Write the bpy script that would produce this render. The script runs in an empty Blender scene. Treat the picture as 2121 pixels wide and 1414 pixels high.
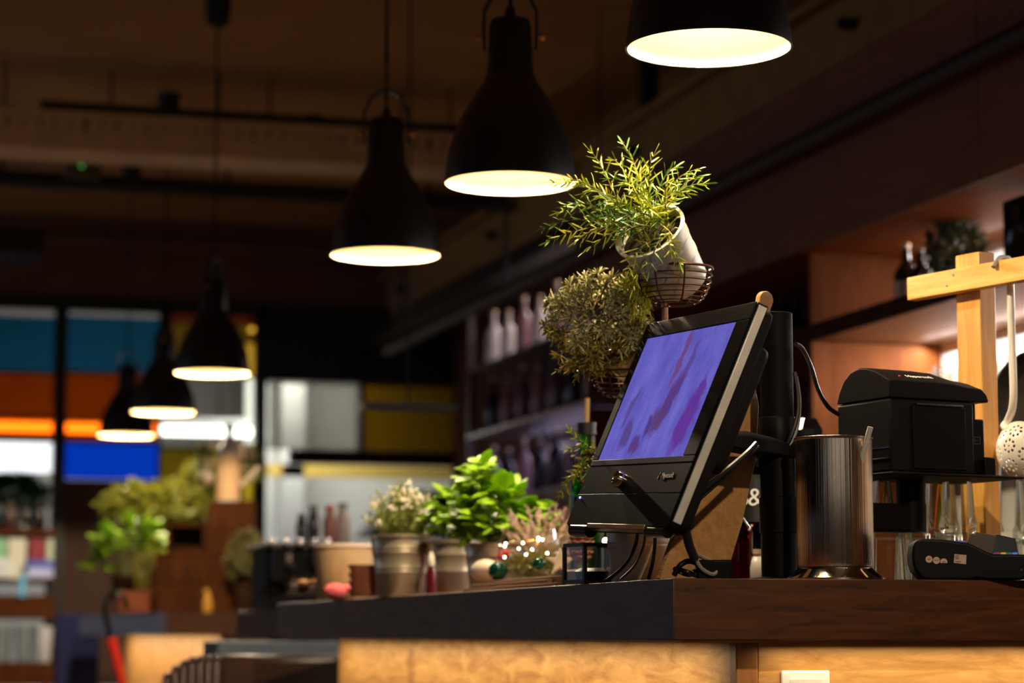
import bpy, bmesh, math, random
from mathutils import Vector, Matrix, Euler
random.seed(7)
SC = bpy.context.scene
COL = SC.collection
PI = math.pi

# ------------------------------------------------------------------ camera, world, exposure
CAM = Vector((0, 0, 1.0176)); FPX = 5000.0; CX, CY = 1060.5, 707.0
PITCH = math.atan(603 / 5000); YAW = math.radians(15.85)
cd = bpy.data.cameras.new('camera'); cam = bpy.data.objects.new('camera', cd); COL.objects.link(cam)
cd.sensor_width = 36; cd.lens = 36 * FPX / 2121; cd.clip_start = .05; cd.clip_end = 80
cam.location = CAM; cam.rotation_euler = (PI / 2 + PITCH, 0, -YAW)
cd.dof.use_dof = True; cd.dof.focus_distance = 3.85; cd.dof.aperture_fstop = 3.4
SC.camera = cam
SC.cycles.max_bounces = 8; SC.cycles.caustics_reflective = False; SC.cycles.caustics_refractive = False
w = bpy.data.worlds.new('world'); SC.world = w; w.use_nodes = True
w.node_tree.nodes['Background'].inputs[0].default_value = (.8, .82, 1, 1)
w.node_tree.nodes['Background'].inputs[1].default_value = .035
SC.view_settings.view_transform = 'Standard'; SC.view_settings.look = 'None'
SC.view_settings.exposure = 0; SC.view_settings.gamma = 1; SC.view_settings.use_curve_mapping = False
LAMP_W = 30.0          # pendant lamps
FILL_DUSK_L = 0.75           # glow of the added, unseen shop window
PENDANT = (1.0, .81, .56)

FH = Vector((math.sin(YAW), math.cos(YAW), 0)); RT = Vector((math.cos(YAW), -math.sin(YAW), 0))
FW = FH * math.cos(PITCH) + Vector((0, 0, math.sin(PITCH))); UP = RT.cross(FW)
def P(px, py, d): return CAM + FW * d + RT * ((px - CX) / FPX * d) - UP * ((py - CY) / FPX * d)
def G(px, d, z):
    h = (d - (z - CAM.z) * math.sin(PITCH)) / math.cos(PITCH)
    p = FH * h + RT * ((px - CX) / FPX * d); return Vector((p.x, p.y, z))
def ray(px, py): return FW + RT * ((px - CX) / FPX) - UP * ((py - CY) / FPX)
def proj(p):
    d_ = Vector(p) - CAM; return CX + FPX * d_.dot(RT) / d_.dot(FW), CY - FPX * d_.dot(UP) / d_.dot(FW)
def onY(px, py, Y): r = ray(px, py); return CAM + r * (Y / r.y)
def onX(px, py, X): r = ray(px, py); return CAM + r * (X / r.x)
CT = 1.10            # counter top height
RZ = -YAW            # local x = image right, local y = away

# ------------------------------------------------------------------ materials
def S(r, g, b):
    f = lambda c: (c / 255 / 12.92) if c / 255 < .04045 else ((c / 255 + .055) / 1.055) ** 2.4
    return (f(r), f(g), f(b), 1)
def newmat(name):
    m = bpy.data.materials.new(name); m.use_nodes = True; nt = m.node_tree
    return m, nt, nt.nodes['Principled BSDF']
def texco(nt, scale=(1, 1, 1)):
    t = nt.nodes.new('ShaderNodeTexCoord'); mp = nt.nodes.new('ShaderNodeMapping')
    mp.inputs['Scale'].default_value = scale; nt.links.new(t.outputs['Object'], mp.inputs[0]); return mp.outputs[0]
def plain(name, col, rough=.5, metal=0, var=.12, scale=30, bump=0, emis=0, ecol=None, spec=.5):
    m, nt, b = newmat(name)
    b.inputs['Roughness'].default_value = rough; b.inputs['Metallic'].default_value = metal
    b.inputs['Specular IOR Level'].default_value = spec
    n = nt.nodes.new('ShaderNodeTexNoise'); n.inputs['Scale'].default_value = scale; n.inputs['Detail'].default_value = 4
    nt.links.new(texco(nt), n.inputs['Vector'])
    r = nt.nodes.new('ShaderNodeValToRGB'); nt.links.new(n.outputs['Fac'], r.inputs[0])
    r.color_ramp.elements[0].position = .3; r.color_ramp.elements[1].position = .7
    r.color_ramp.elements[0].color = [c * (1 - var) for c in col[:3]] + [1]
    r.color_ramp.elements[1].color = [min(1, c * (1 + var)) for c in col[:3]] + [1]
    nt.links.new(r.outputs[0], b.inputs['Base Color'])
    if bump:
        bp = nt.nodes.new('ShaderNodeBump'); bp.inputs['Strength'].default_value = bump; bp.inputs['Distance'].default_value = .002
        nt.links.new(n.outputs['Fac'], bp.inputs['Height']); nt.links.new(bp.outputs[0], b.inputs['Normal'])
    if emis:
        b.inputs['Emission Color'].default_value = ecol or col; b.inputs['Emission Strength'].default_value = emis
    return m
def wood(name, c1, c2, stretch=(2, 30, 30), rough=.45, knots=0, bump=.15, spec=.5):
    m, nt, b = newmat(name); b.inputs['Roughness'].default_value = rough; b.inputs['Specular IOR Level'].default_value = spec
    v = texco(nt, stretch)
    n = nt.nodes.new('ShaderNodeTexNoise'); n.inputs['Scale'].default_value = 2.2; n.inputs['Detail'].default_value = 7
    n.inputs['Roughness'].default_value = .65; n.inputs['Distortion'].default_value = .9; nt.links.new(v, n.inputs['Vector'])
    r = nt.nodes.new('ShaderNodeValToRGB'); nt.links.new(n.outputs['Fac'], r.inputs[0])
    r.color_ramp.elements[0].position = .32; r.color_ramp.elements[1].position = .68
    r.color_ramp.elements[0].color = c1; r.color_ramp.elements[1].color = c2
    out = r.outputs[0]
    if knots:
        k = nt.nodes.new('ShaderNodeTexNoise'); k.inputs['Scale'].default_value = knots; k.inputs['Detail'].default_value = 2
        nt.links.new(texco(nt), k.inputs['Vector'])
        kr = nt.nodes.new('ShaderNodeValToRGB'); kr.color_ramp.elements[0].position = .66; kr.color_ramp.elements[1].position = .76
        kr.color_ramp.elements[0].color = (1, 1, 1, 1); kr.color_ramp.elements[1].color = (.45, .33, .22, 1)
        nt.links.new(k.outputs['Fac'], kr.inputs[0])
        mx = nt.nodes.new('ShaderNodeMixRGB'); mx.blend_type = 'MULTIPLY'; mx.inputs[0].default_value = .8
        nt.links.new(out, mx.inputs[1]); nt.links.new(kr.outputs[0], mx.inputs[2]); out = mx.outputs[0]
    nt.links.new(out, b.inputs['Base Color'])
    bp = nt.nodes.new('ShaderNodeBump'); bp.inputs['Strength'].default_value = bump; bp.inputs['Distance'].default_value = .001
    nt.links.new(n.outputs['Fac'], bp.inputs['Height']); nt.links.new(bp.outputs[0], b.inputs['Normal'])
    return m
def glass(name, col=(1, 1, 1, 1), rough=.03, blend=.25, gcol=(1, 1, 1, 1), gain=1.0):
    m = bpy.data.materials.new(name); m.use_nodes = True; nt = m.node_tree; nt.nodes.clear()
    o = nt.nodes.new('ShaderNodeOutputMaterial'); t = nt.nodes.new('ShaderNodeBsdfTransparent'); g = nt.nodes.new('ShaderNodeBsdfGlossy')
    n = nt.nodes.new('ShaderNodeTexNoise'); n.inputs['Scale'].default_value = 3
    nt.links.new(texco(nt), n.inputs['Vector'])
    r = nt.nodes.new('ShaderNodeValToRGB'); nt.links.new(n.outputs['Fac'], r.inputs[0])
    r.color_ramp.elements[0].color = [c * .93 for c in col[:3]] + [1]; r.color_ramp.elements[1].color = col
    nt.links.new(r.outputs[0], t.inputs[0])
    g.inputs['Roughness'].default_value = rough; g.inputs['Color'].default_value = gcol
    lw = nt.nodes.new('ShaderNodeLayerWeight'); lw.inputs[0].default_value = blend
    mx = nt.nodes.new('ShaderNodeMixShader'); gm = nt.nodes.new('ShaderNodeMath'); gm.operation = 'MULTIPLY'; gm.inputs[1].default_value = gain; nt.links.new(lw.outputs['Fresnel'], gm.inputs[0]); nt.links.new(gm.outputs[0], mx.inputs[0])
    nt.links.new(t.outputs[0], mx.inputs[1]); nt.links.new(g.outputs[0], mx.inputs[2]); nt.links.new(mx.outputs[0], o.inputs[0])
    return m
def leafmat(name, c1, c2, scale=40, trans=.35):
    m = bpy.data.materials.new(name); m.use_nodes = True; nt = m.node_tree; nt.nodes.clear()
    o = nt.nodes.new('ShaderNodeOutputMaterial'); b = nt.nodes.new('ShaderNodeBsdfPrincipled'); t = nt.nodes.new('ShaderNodeBsdfTranslucent')
    b.inputs['Roughness'].default_value = .45
    n = nt.nodes.new('ShaderNodeTexNoise'); n.inputs['Scale'].default_value = scale; nt.links.new(texco(nt), n.inputs['Vector'])
    r = nt.nodes.new('ShaderNodeValToRGB'); r.color_ramp.elements[0].position = .35; r.color_ramp.elements[1].position = .65
    r.color_ramp.elements[0].color = c1; r.color_ramp.elements[1].color = c2
    nt.links.new(n.outputs['Fac'], r.inputs[0]); nt.links.new(r.outputs[0], b.inputs['Base Color']); nt.links.new(r.outputs[0], t.inputs[0])
    mx = nt.nodes.new('ShaderNodeMixShader'); mx.inputs[0].default_value = trans
    nt.links.new(b.outputs[0], mx.inputs[1]); nt.links.new(t.outputs[0], mx.inputs[2]); nt.links.new(mx.outputs[0], o.inputs[0])
    return m
def glow(name, col, strength):
    m = bpy.data.materials.new(name); m.use_nodes = True; nt = m.node_tree; nt.nodes.clear()
    o = nt.nodes.new('ShaderNodeOutputMaterial'); e = nt.nodes.new('ShaderNodeEmission')
    e.inputs[0].default_value = (*col[:3], 1); e.inputs[1].default_value = strength; nt.links.new(e.outputs[0], o.inputs[0]); return m

M = {}
M['ceiling'] = plain('ceiling_paint', S(205, 152, 84), .9, var=.1, scale=2)
M['wall_dark'] = plain('dark_wall', S(120, 80, 52), .85, scale=3)
M['brown_dark'] = plain('dark_brown', S(60, 36, 20), .7, scale=6, spec=.1)
M['black'] = plain('black_paint', S(14, 12, 12), .5)
M['blackframe'] = plain('black_frame', S(16, 15, 17), .45)
M['floor'] = wood('floor_boards', S(52, 34, 22), S(80, 54, 36), (1.5, 12, 12), .6)
M['tray'] = plain('galvanised_tray', S(240, 200, 146), .6, .2, scale=8)
M['beam'] = plain('beam_paint', S(176, 134, 82), .7, 0, scale=8, spec=.1)
M['shade'] = plain('lamp_shade_black', S(20, 17, 18), .33, var=.05)
M['lining'] = plain('lamp_shade_white_lining', S(246, 226, 176), .6, var=.02)
M['bulb'] = glow('bulb_glow', (1, .85, .6), 60)
M['brass'] = plain('brass', S(190, 130, 70), .3, .9)
M['steel'] = plain('polished_steel', S(190, 180, 170), .09, 1, var=.03)
M['steel_brushed'] = plain('brushed_steel', S(210, 198, 186), .2, 1, var=.06)
_nt = M['steel_brushed'].node_tree; _n = _nt.nodes.new('ShaderNodeTexNoise'); _n.inputs['Scale'].default_value = 1.0; _n.inputs['Detail'].default_value = 3
_nt.links.new(texco(_nt, (420, 420, 1.2)), _n.inputs['Vector']); _b = _nt.nodes.new('ShaderNodeBump'); _b.inputs['Strength'].default_value = .8; _b.inputs['Distance'].default_value = .0012
_nt.links.new(_n.outputs['Fac'], _b.inputs['Height']); _nt.links.new(_b.outputs[0], _nt.nodes['Principled BSDF'].inputs['Normal'])
M['darksteel'] = plain('dark_steel', S(90, 88, 90), .3, .8)
M['stain'] = wood('dark_stained_oak', S(48, 25, 10), S(86, 47, 18), (3, 26, 26), .45, 0, spec=.3)
M['stain_lit'] = wood('stained_oak_lit_side', S(104, 82, 66), S(132, 108, 90), (26, 3, 26), .45, 0, spec=.3)  # greyer, lighter copy of the stain; cool side light put into its colour
M['oak'] = wood('light_oak', S(176, 120, 60), S(228, 176, 106), (3, 16, 16), .5, 6)
M['oak_y'] = wood('light_oak_side', S(170, 116, 58), S(230, 182, 112), (16, 3, 16), .5, 3)
M['oak_edge'] = wood('oak_edge', S(150, 92, 44), S(190, 126, 66), (20, 20, 2), .5)
M['orange_oak'] = wood('oiled_oak', S(206, 140, 56), S(236, 176, 86), (40, 40, 3), .42)
M['beam_oak'] = wood('oiled_oak_beam', S(210, 150, 64), S(240, 190, 100), (3, 40, 40), .42)
M['ply'] = wood('birch_ply', S(150, 106, 60), S(178, 134, 84), (30, 30, 2.5), .55)
M['ply_edge'] = wood('ply_edge', S(70, 44, 24), S(214, 168, 110), (160, 160, 1), .6)
M['paperwhite'] = plain('white_plastic', S(236, 236, 232), .35, var=.02)
M['enamel'] = plain('cream_enamel', S(232, 222, 206), .3, var=.03)
M['plastic'] = plain('black_plastic', S(10, 8, 8), .45, var=.15, scale=200, spec=.07)
M['plastic_m'] = plain('matt_black_plastic', S(15, 11, 10), .62, var=.2, scale=300, bump=.1, spec=.08)
M['gloss_black'] = plain('gloss_black', S(12, 11, 12), .12, var=.05)
M['dusty'] = plain('dusty_black_bezel', S(24, 18, 16), .55, var=.5, scale=260, bump=.2, spec=.1)
M['silver'] = plain('silver_trim', S(190, 182, 176), .35, .4)
M['cable'] = plain('black_cable', S(18, 16, 16), .35)
M['cable_grey'] = plain('grey_cable', S(110, 100, 92), .45)
M['zinc'] = plain('zinc_pot', S(200, 182, 156), .38, .75, var=.12, scale=18)
M['whitezinc'] = plain('white_painted_pot', S(222, 214, 200), .42, .1, var=.05)
M['wire'] = plain('rusty_wire', S(92, 58, 40), .5, .6, scale=90)
M['soil'] = plain('soil', S(40, 28, 20), .95, scale=120, bump=.6)
M['ros'] = leafmat('rosemary_needles', S(156, 182, 46), S(238, 234, 96), 16)
M['ros2'] = leafmat('rosemary_needles_dark', S(88, 140, 66), S(150, 180, 88), 16)
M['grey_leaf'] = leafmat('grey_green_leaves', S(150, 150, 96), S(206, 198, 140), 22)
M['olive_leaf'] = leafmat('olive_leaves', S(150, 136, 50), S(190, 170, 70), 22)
M['yel_leaf'] = leafmat('yellow_green_tendrils', S(190, 190, 40), S(226, 220, 70), 22)
M['basil'] = leafmat('basil_leaves', S(140, 186, 18), S(214, 232, 60), 14)
M['thyme'] = leafmat('thyme_leaves', S(110, 130, 48), S(176, 184, 92), 20)
M['blossom'] = plain('pale_blossom', S(236, 220, 196), .8, scale=60)
M['stem'] = plain('brown_stem', S(110, 96, 50), .7)
M['dry'] = plain('dried_lavender', S(214, 182, 166), .9, scale=60)
M['drystalk'] = plain('dried_stalks', S(186, 166, 116), .9, scale=60)
M['cardboard'] = plain('kraft_card', S(206, 172, 122), .8, var=.06)
M['rimcream'] = plain('cream_rim', S(236, 214, 186), .7)
M['clay'] = plain('brown_clay', S(206, 136, 96), .7)
M['pink'] = plain('coral_cloth', S(226, 96, 96), .8, scale=20)
M['greenglass'] = glass('green_glass', S(110, 225, 120), .04, .3)
M['clear'] = glass('clear_glass', (.96, .97, .95, 1), .03, .1, gain=.5)
M['clear2'] = glass('clear_tumbler_glass', (.96, .97, .93, 1), .1, .3, gain=.7)
M['redglass'] = glass('red_glass', S(226, 40, 50), .05, .25)
M['amberglass'] = glass('dark_bottle_glass', S(120, 96, 70), .05, .25)
M['bauble'] = plain('dark_green_bauble', S(6, 70, 58), .08, .3)
M['red'] = plain('red_paint', S(216, 40, 28), .5)
M['fairy'] = glow('fairy_light', (1, .86, .55), 30)
M['led_blue'] = glow('blue_led', (.12, .16, 1), 8)
M['moss'] = plain('moss', S(100, 100, 36), .95, scale=60, bump=.6)
M['greywood'] = wood('weathered_board', S(110, 84, 58), S(160, 124, 88), (26, 3, 26), .75)
M['lilac'] = plain('lilac_cloth', S(170, 160, 205), .8)
M['choc'] = plain('chocolate_leather', S(58, 34, 22), .38, bump=.2, scale=150)
M['bluegrey'] = plain('daylit_edge_grey', S(206, 214, 224), .5, var=.06)  # daylight on the far worktop's left edge, put into a pale grey
M['crate'] = wood('brown_crate_wood', S(62, 31, 11), S(94, 51, 20), (20, 20, 3), .7, spec=.08)
M['whitewall'] = plain('white_wall', S(228, 230, 224), .8, var=.03, scale=2)

# ------------------------------------------------------------------ mesh helpers
class MB:
    def __init__(s): s.v = []; s.f = []
    def add(s, vs, fs, m=None):
        o = len(s.v); s.v += [(m @ Vector(v)) if m else Vector(v) for v in vs]
        s.f += [tuple(i + o for i in q) for q in fs]; return s
    def box(s, lo, hi, m=None):
        x0, y0, z0 = lo; x1, y1, z1 = hi
        return s.add([(x0, y0, z0), (x1, y0, z0), (x1, y1, z0), (x0, y1, z0), (x0, y0, z1), (x1, y0, z1), (x1, y1, z1), (x0, y1, z1)],
                     [(3, 2, 1, 0), (4, 5, 6, 7), (0, 1, 5, 4), (1, 2, 6, 5), (2, 3, 7, 6), (3, 0, 4, 7)], m)
    def lathe(s, prof, n=32, m=None, ribs=0, amp=0):
        vs = []; fs = []; k = len(prof)
        for i in range(n):
            a = 2 * PI * i / n
            for (r, z) in prof:
                rr = r * (1 + (amp * math.cos(ribs * a) if ribs else 0)); vs.append((rr * math.cos(a), rr * math.sin(a), z))
        for i in range(n):
            j = (i + 1) % n
            for q in range(k - 1): fs.append((i * k + q, j * k + q, j * k + q + 1, i * k + q + 1))
        if prof[0][0] > 1e-6 and prof[0][0] != prof[-1][0] or prof[0][1] != prof[-1][1]:
            if abs(prof[0][0]) > 1e-6: fs.append(tuple(i * k for i in range(n))[::-1])
            if abs(prof[-1][0]) > 1e-6: fs.append(tuple(i * k + k - 1 for i in range(n)))
        return s.add(vs, fs, m)
    def shell(s, prof, n=40, m=None, ribs=0, amp=0):     # open surface of revolution (give a doubled profile for thickness)
        vs = []; fs = []; k = len(prof)
        for i in range(n):
            a = 2 * PI * i / n
            for (r, z) in prof:
                rr = r * (1 + (amp * math.cos(ribs * a) if ribs else 0)); vs.append((rr * math.cos(a), rr * math.sin(a), z))
        for i in range(n):
            j = (i + 1) % n
            for q in range(k - 1): fs.append((i * k + q, j * k + q, j * k + q + 1, i * k + q + 1))
        return s.add(vs, fs, m)
    def tube(s, pts, r, n=8, m=None, cap=True, r2=None):
        pts = [Vector(p) for p in pts]; vs = []; fs = []; up = None
        for i, p in enumerate(pts):
            t = (pts[min(i + 1, len(pts) - 1)] - pts[max(i - 1, 0)]).normalized()
            if up is None:
                up = Vector((0, 0, 1)) if abs(t.z) < .9 else Vector((1, 0, 0))
            a = t.cross(up).normalized(); b = a.cross(t).normalized(); up = b
            rr = r if r2 is None else r + (r2 - r) * i / (len(pts) - 1)
            for q in range(n): vs.append(p + a * rr * math.cos(2 * PI * q / n) + b * rr * math.sin(2 * PI * q / n))
        for i in range(len(pts) - 1):
            for q in range(n): fs.append((i * n + q, i * n + (q + 1) % n, (i + 1) * n + (q + 1) % n, (i + 1) * n + q))
        if cap: fs.append(tuple(range(n))[::-1]); fs.append(tuple(range((len(pts) - 1) * n, len(pts) * n)))
        return s.add(vs, fs, m)
    def prism(s, poly, z0, z1, m=None):
        n = len(poly); vs = [(x, y, z0) for x, y in poly] + [(x, y, z1) for x, y in poly]
        fs = [tuple(range(n))[::-1], tuple(range(n, 2 * n))] + [(i, (i + 1) % n, n + (i + 1) % n, n + i) for i in range(n)]
        return s.add(vs, fs, m)
    def ball(s, c, r, seg=14, ring=9, sc=(1, 1, 1), m=None):
        vs = []; fs = []
        for i in range(ring + 1):
            th = PI * i / ring
            for j in range(seg):
                a = 2 * PI * j / seg
                vs.append((c[0] + r * sc[0] * math.sin(th) * math.cos(a), c[1] + r * sc[1] * math.sin(th) * math.sin(a), c[2] + r * sc[2] * math.cos(th)))
        for i in range(ring):
            for j in range(seg):
                k = (j + 1) % seg; q = (i * seg + j, (i + 1) * seg + j, (i + 1) * seg + k, i * seg + k)
                if i == 0: q = q[:1] + q[1:3]
                elif i == ring - 1: q = (q[0], q[1], q[3])
                fs.append(q)
        return s.add(vs, fs, m)
    def mesh(s, name, mat, smooth=40):
        me = bpy.data.meshes.new(name); me.from_pydata([tuple(v) for v in s.v], [], s.f); me.materials.append(mat)
        bm = bmesh.new(); bm.from_mesh(me); bmesh.ops.recalc_face_normals(bm, faces=bm.faces); bm.to_mesh(me); bm.free()
        if smooth:
            me.polygons.foreach_set('use_smooth', [True] * len(me.polygons)); me.set_sharp_from_angle(angle=math.radians(smooth))
        return me
    def build(s, name, mat, parent=None, bev=0, smooth=40, seg=2):
        o = bpy.data.objects.new(name, s.mesh(name, mat, smooth)); COL.objects.link(o)
        if parent: o.parent = parent
        if bev:
            b = o.modifiers.new('bevel', 'BEVEL'); b.width = bev; b.segments = seg; b.limit_method = 'ANGLE'; b.angle_limit = math.radians(40)
        return o
def tag(o, label=None, cat=None, group=None, kind=None):
    for k, v in (('label', label), ('category', cat), ('group', group), ('kind', kind)):
        if v: o[k] = v
    return o
def thing(name, label, cat, loc=(0, 0, 0), rz=0, group=None, mat=None):
    o = bpy.data.objects.new(name, None); COL.objects.link(o); o.empty_display_size = .02
    if mat: o.matrix_world = mat
    else: o.location = loc; o.rotation_euler = (0, 0, rz)
    return tag(o, label, cat, group)
def copy_tree(o, parent=None, **kw):
    c = o.copy(); COL.objects.link(c)
    if parent is not None: c.parent = parent
    for ch in list(o.children): copy_tree(ch, c)
    return c
def B(lo, hi): return MB().box(lo, hi)
def struct(o): o['kind'] = 'structure'; return o
def area(name, loc, rot, sx, sy, power, col, spread=180, parent=None):
    l = bpy.data.lights.new(name, 'AREA'); l.shape = 'RECTANGLE'; l.size = sx; l.size_y = sy; l.energy = power; l.color = col; l.spread = math.radians(spread)
    o = bpy.data.objects.new(name, l); COL.objects.link(o); o.location = loc; o.rotation_euler = rot
    if parent: o.parent = parent
    return o
def spot(name, loc, power, col, r=.02, parent=None, half=79):
    l = bpy.data.lights.new(name, 'SPOT'); l.energy = power; l.color = col; l.shadow_soft_size = r; l.spot_size = math.radians(2 * half); l.spot_blend = .12
    o = bpy.data.objects.new(name, l); COL.objects.link(o); o.location = loc
    if parent: o.parent = parent
    return o
def text(s, size, mat, name='lettering', parent=None, mtx=None, ext=.0004, align='CENTER'):
    cu = bpy.data.curves.new('t', 'FONT'); cu.body = s; cu.size = size; cu.extrude = ext; cu.align_x = align; cu.align_y = 'CENTER'
    t = bpy.data.objects.new('t', cu); COL.objects.link(t); bpy.context.view_layer.update()
    me = bpy.data.meshes.new_from_object(t.evaluated_get(bpy.context.evaluated_depsgraph_get()))
    bpy.data.objects.remove(t); me.materials.clear(); me.materials.append(mat)
    o = bpy.data.objects.new(name, me); COL.objects.link(o); o.parent = parent
    if mtx: o.matrix_local = mtx
    return o
def bez(a, b, c, n=8, d=None):
    a, b, c = Vector(a), Vector(b), Vector(c)
    if d is None: return [a * (1 - t) ** 2 + b * 2 * t * (1 - t) + c * t * t for t in [i / n for i in range(n + 1)]]
    d = Vector(d); return [a * (1 - t) ** 3 + b * 3 * t * (1 - t) ** 2 + c * 3 * t * t * (1 - t) + d * t ** 3 for t in [i / n for i in range(n + 1)]]
def smoothpath(pts, n=6):
    pts = [Vector(p) for p in pts]; out = []
    for i in range(len(pts) - 1):
        p0, p1, p2, p3 = pts[max(i - 1, 0)], pts[i], pts[i + 1], pts[min(i + 2, len(pts) - 1)]
        for k in range(n):
            t = k / n
            out.append(.5 * ((2 * p1) + (p2 - p0) * t + (2 * p0 - 5 * p1 + 4 * p2 - p3) * t * t + (3 * p1 - p0 - 3 * p2 + p3) * t ** 3))
    return out + [pts[-1]]
RY = lambda a: Matrix.Rotation(a, 4, 'Y'); RX = lambda a: Matrix.Rotation(a, 4, 'X'); RZm = lambda a: Matrix.Rotation(a, 4, 'Z'); TR = lambda *v: Matrix.Translation(Vector(v))
def axes(x, y, z, o):
    m = Matrix.Identity(4)
    for i, a in enumerate((x, y, z)):
        for r in range(3): m[r][i] = a[r]
    for r in range(3): m[r][3] = o[r]
    return m
def align(direction, o=(0, 0, 0)):           # z axis to direction
    return TR(*o) @ Vector(direction).to_track_quat('Z', 'Y').to_matrix().to_4x4()

# ------------------------------------------------------------------ room shell
struct(B((-5, -4, -.1), (8, 18, 0)).build('floor', M['floor']))
struct(B((-5, -4, 3.42), (8, 18, 3.5)).build('ceiling', M['ceiling']))
struct(B((3.6, -4, 0), (3.75, 14, 3.42)).build('wall_right', M['wall_dark']))
struct(B((5.2, 14, 0), (5.3, 18, 3.42)).build('wall_kitchen_side', M['whitewall']))
struct(B((-5, 17.4, 0), (5.2, 17.55, 3.42)).build('wall_back', M['whitewall']))
YP = 14.0
def xz(px, py, Y=YP): p = onY(px, py, Y); return p.x, p.z
xa, zt = xz(0, 612); xr = 3.6
o = struct(B((-5, YP, xz(300, 622)[1]), (5.2, YP + .1, 3.42)).build('wall_partition', M['wall_dark']))
tr1 = struct(B((-5, YP - .06, xz(300, 528)[1]), (3.6, YP - .002, xz(300, 498)[1])).build('trim_1', plain('brown_trim', S(120, 84, 52), .7)))
struct(B((-5, YP - .05, xz(300, 650)[1]), (3.6, YP + .05, xz(300, 622)[1])).build('trim_2', M['black']))

# unseen glowing window added at left to light the worktop side edges
w2 = struct(bpy.data.objects.new('fill_window_left', None)); COL.objects.link(w2)
FILL_DUSK = glow('added_dusk_glow', (.55, .72, 1), FILL_DUSK_L)
for k in range(3):
    B((-4.6, 7.6 + k * 1.9, .7), (-4.58, 9.4 + k * 1.9, 2.7)).build('pane', FILL_DUSK, w2)
for k in range(4): B((-4.62, 7.5 + k * 1.9, 0), (-4.55, 7.6 + k * 1.9, 2.8)).build('post', M['black'], w2)
B((-4.62, 7.5, 2.7), (-4.55, 13.3, 2.8)).build('rail', M['black'], w2); B((-4.62, 7.5, 0), (-4.55, 13.3, .7)).build('rail', M['black'], w2)

# unseen glowing panes added behind the viewer to streak the steel container
w3 = struct(bpy.data.objects.new('fill_window_rear', None)); COL.objects.link(w3); FILL_WARM = glow('added_streak_glow', (1, .86, .66), .9)
for k, x_ in enumerate((-3.4, -2.3, -1.5, -.5, .2, 1.3, 2.2)):
    B((x_, -4.02, .3), (x_ + (.5, .18, .35, .12, .4, .2, .5)[k], -4.0, 2.8)).build('pane', FILL_WARM, w3)
B((-3.6, -4.04, 0), (3.0, -3.98, .3)).build('rail', M['black'], w3); B((-3.6, -4.04, 2.8), (3.0, -3.98, 2.95)).build('rail', M['black'], w3)

# coloured glass partition at the far end
def pane_mat(name, c, gloss=.12): return glass(name, c, .08, gloss)
win = struct(bpy.data.objects.new('window_1', None)); COL.objects.link(win)
def yp(x0, y0, x1, y1, Y, th, name, mat, parent):
    a = onY(x0, 840, Y); b = onY(x1, 840, Y); zt_ = onY((x0 + x1) / 2, y0, Y).z; zb_ = onY((x0 + x1) / 2, y1, Y).z
    return B((a.x, Y, zb_), (b.x, Y + th, zt_)).build(name, mat, parent)
PANES = [(-160, 652, 112, 766, (.02, .2, .42)), (138, 656, 330, 770, (.02, .2, .42)),
         (-160, 772, 112, 908, (.62, .085, .003)), (138, 776, 330, 912, (.62, .085, .003)),
         (354, 642, 530, 668, (.35, .05, .02)), (354, 671, 530, 772, (.4, .22, .02)),
         (334, 778, 530, 926, (.72, .74, .7)), (334, 931, 530, 1045, (.5, .34, .02)),
         (556, 795, 746, 932, (.27, .27, .25)), (756, 797, 944, 934, (.11, .055, .002)), (948, 799, 1050, 936, (.16, .03, .015))]
for i, (x0, y0, x1, y1, c) in enumerate(PANES):
    c = tuple(math.sqrt(v) for v in c) + (1,)
    yp(x0, y0, x1, y1, YP, .012, 'pane', pane_mat('pane_glass_%d' % i, c), win)
# panes whose own glow stands for the lit back room, and the solid panels
bl = yp(138, 918, 330, 992, YP, .03, 'pane', glow('blue_pane_own_glow', (.001, .03, .36), 1.15), win)
yp(-160, 912, 114, 976, YP + .12, .03, 'pane', glow('lit_wall_glow', (.95, .98, 1), 1.5), win)  # glowing sheet in place of the lit white wall behind the opening
for x0, y0, x1, y1, nm in [(112, 640, 138, 1420, 'post'), (530, 640, 553, 1420, 'post'), (330, 640, 335, 1060, 'post'), (746, 794, 756, 936, 'post'), (944, 794, 948, 940, 'post'),
                           (-160, 766, 112, 772, 'rail'), (138, 770, 330, 776, 'rail'), (138, 912, 330, 918, 'rail'), (-160, 908, 114, 912, 'rail'), (334, 926, 530, 931, 'rail'), (354, 668, 530, 671, 'rail'), (334, 772, 530, 778, 'rail'), (335, 640, 354, 775, 'post')]:
    yp(x0, y0, x1, y1, YP - .05, .1, nm, M['blackframe'], win)
yp(553, 640, 1060, 794, YP - .08, .2, 'fascia', M['black'], win)
yp(606, 934, 1060, 962, YP - .04, .12, 'rail', M['brown_dark'], win)
yp(556, 965, 1000, 990, YP + 1.2, .05, 'rail', plain('yellow_beam', S(232, 200, 96), .6), win)
yp(138, 995, 332, 1420, YP, .06, 'panel', plain('brown_panel', S(92, 66, 52), .8, scale=4), win)
yp(335, 1045, 530, 1420, YP, .06, 'panel', M['brown_dark'], win)
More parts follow.
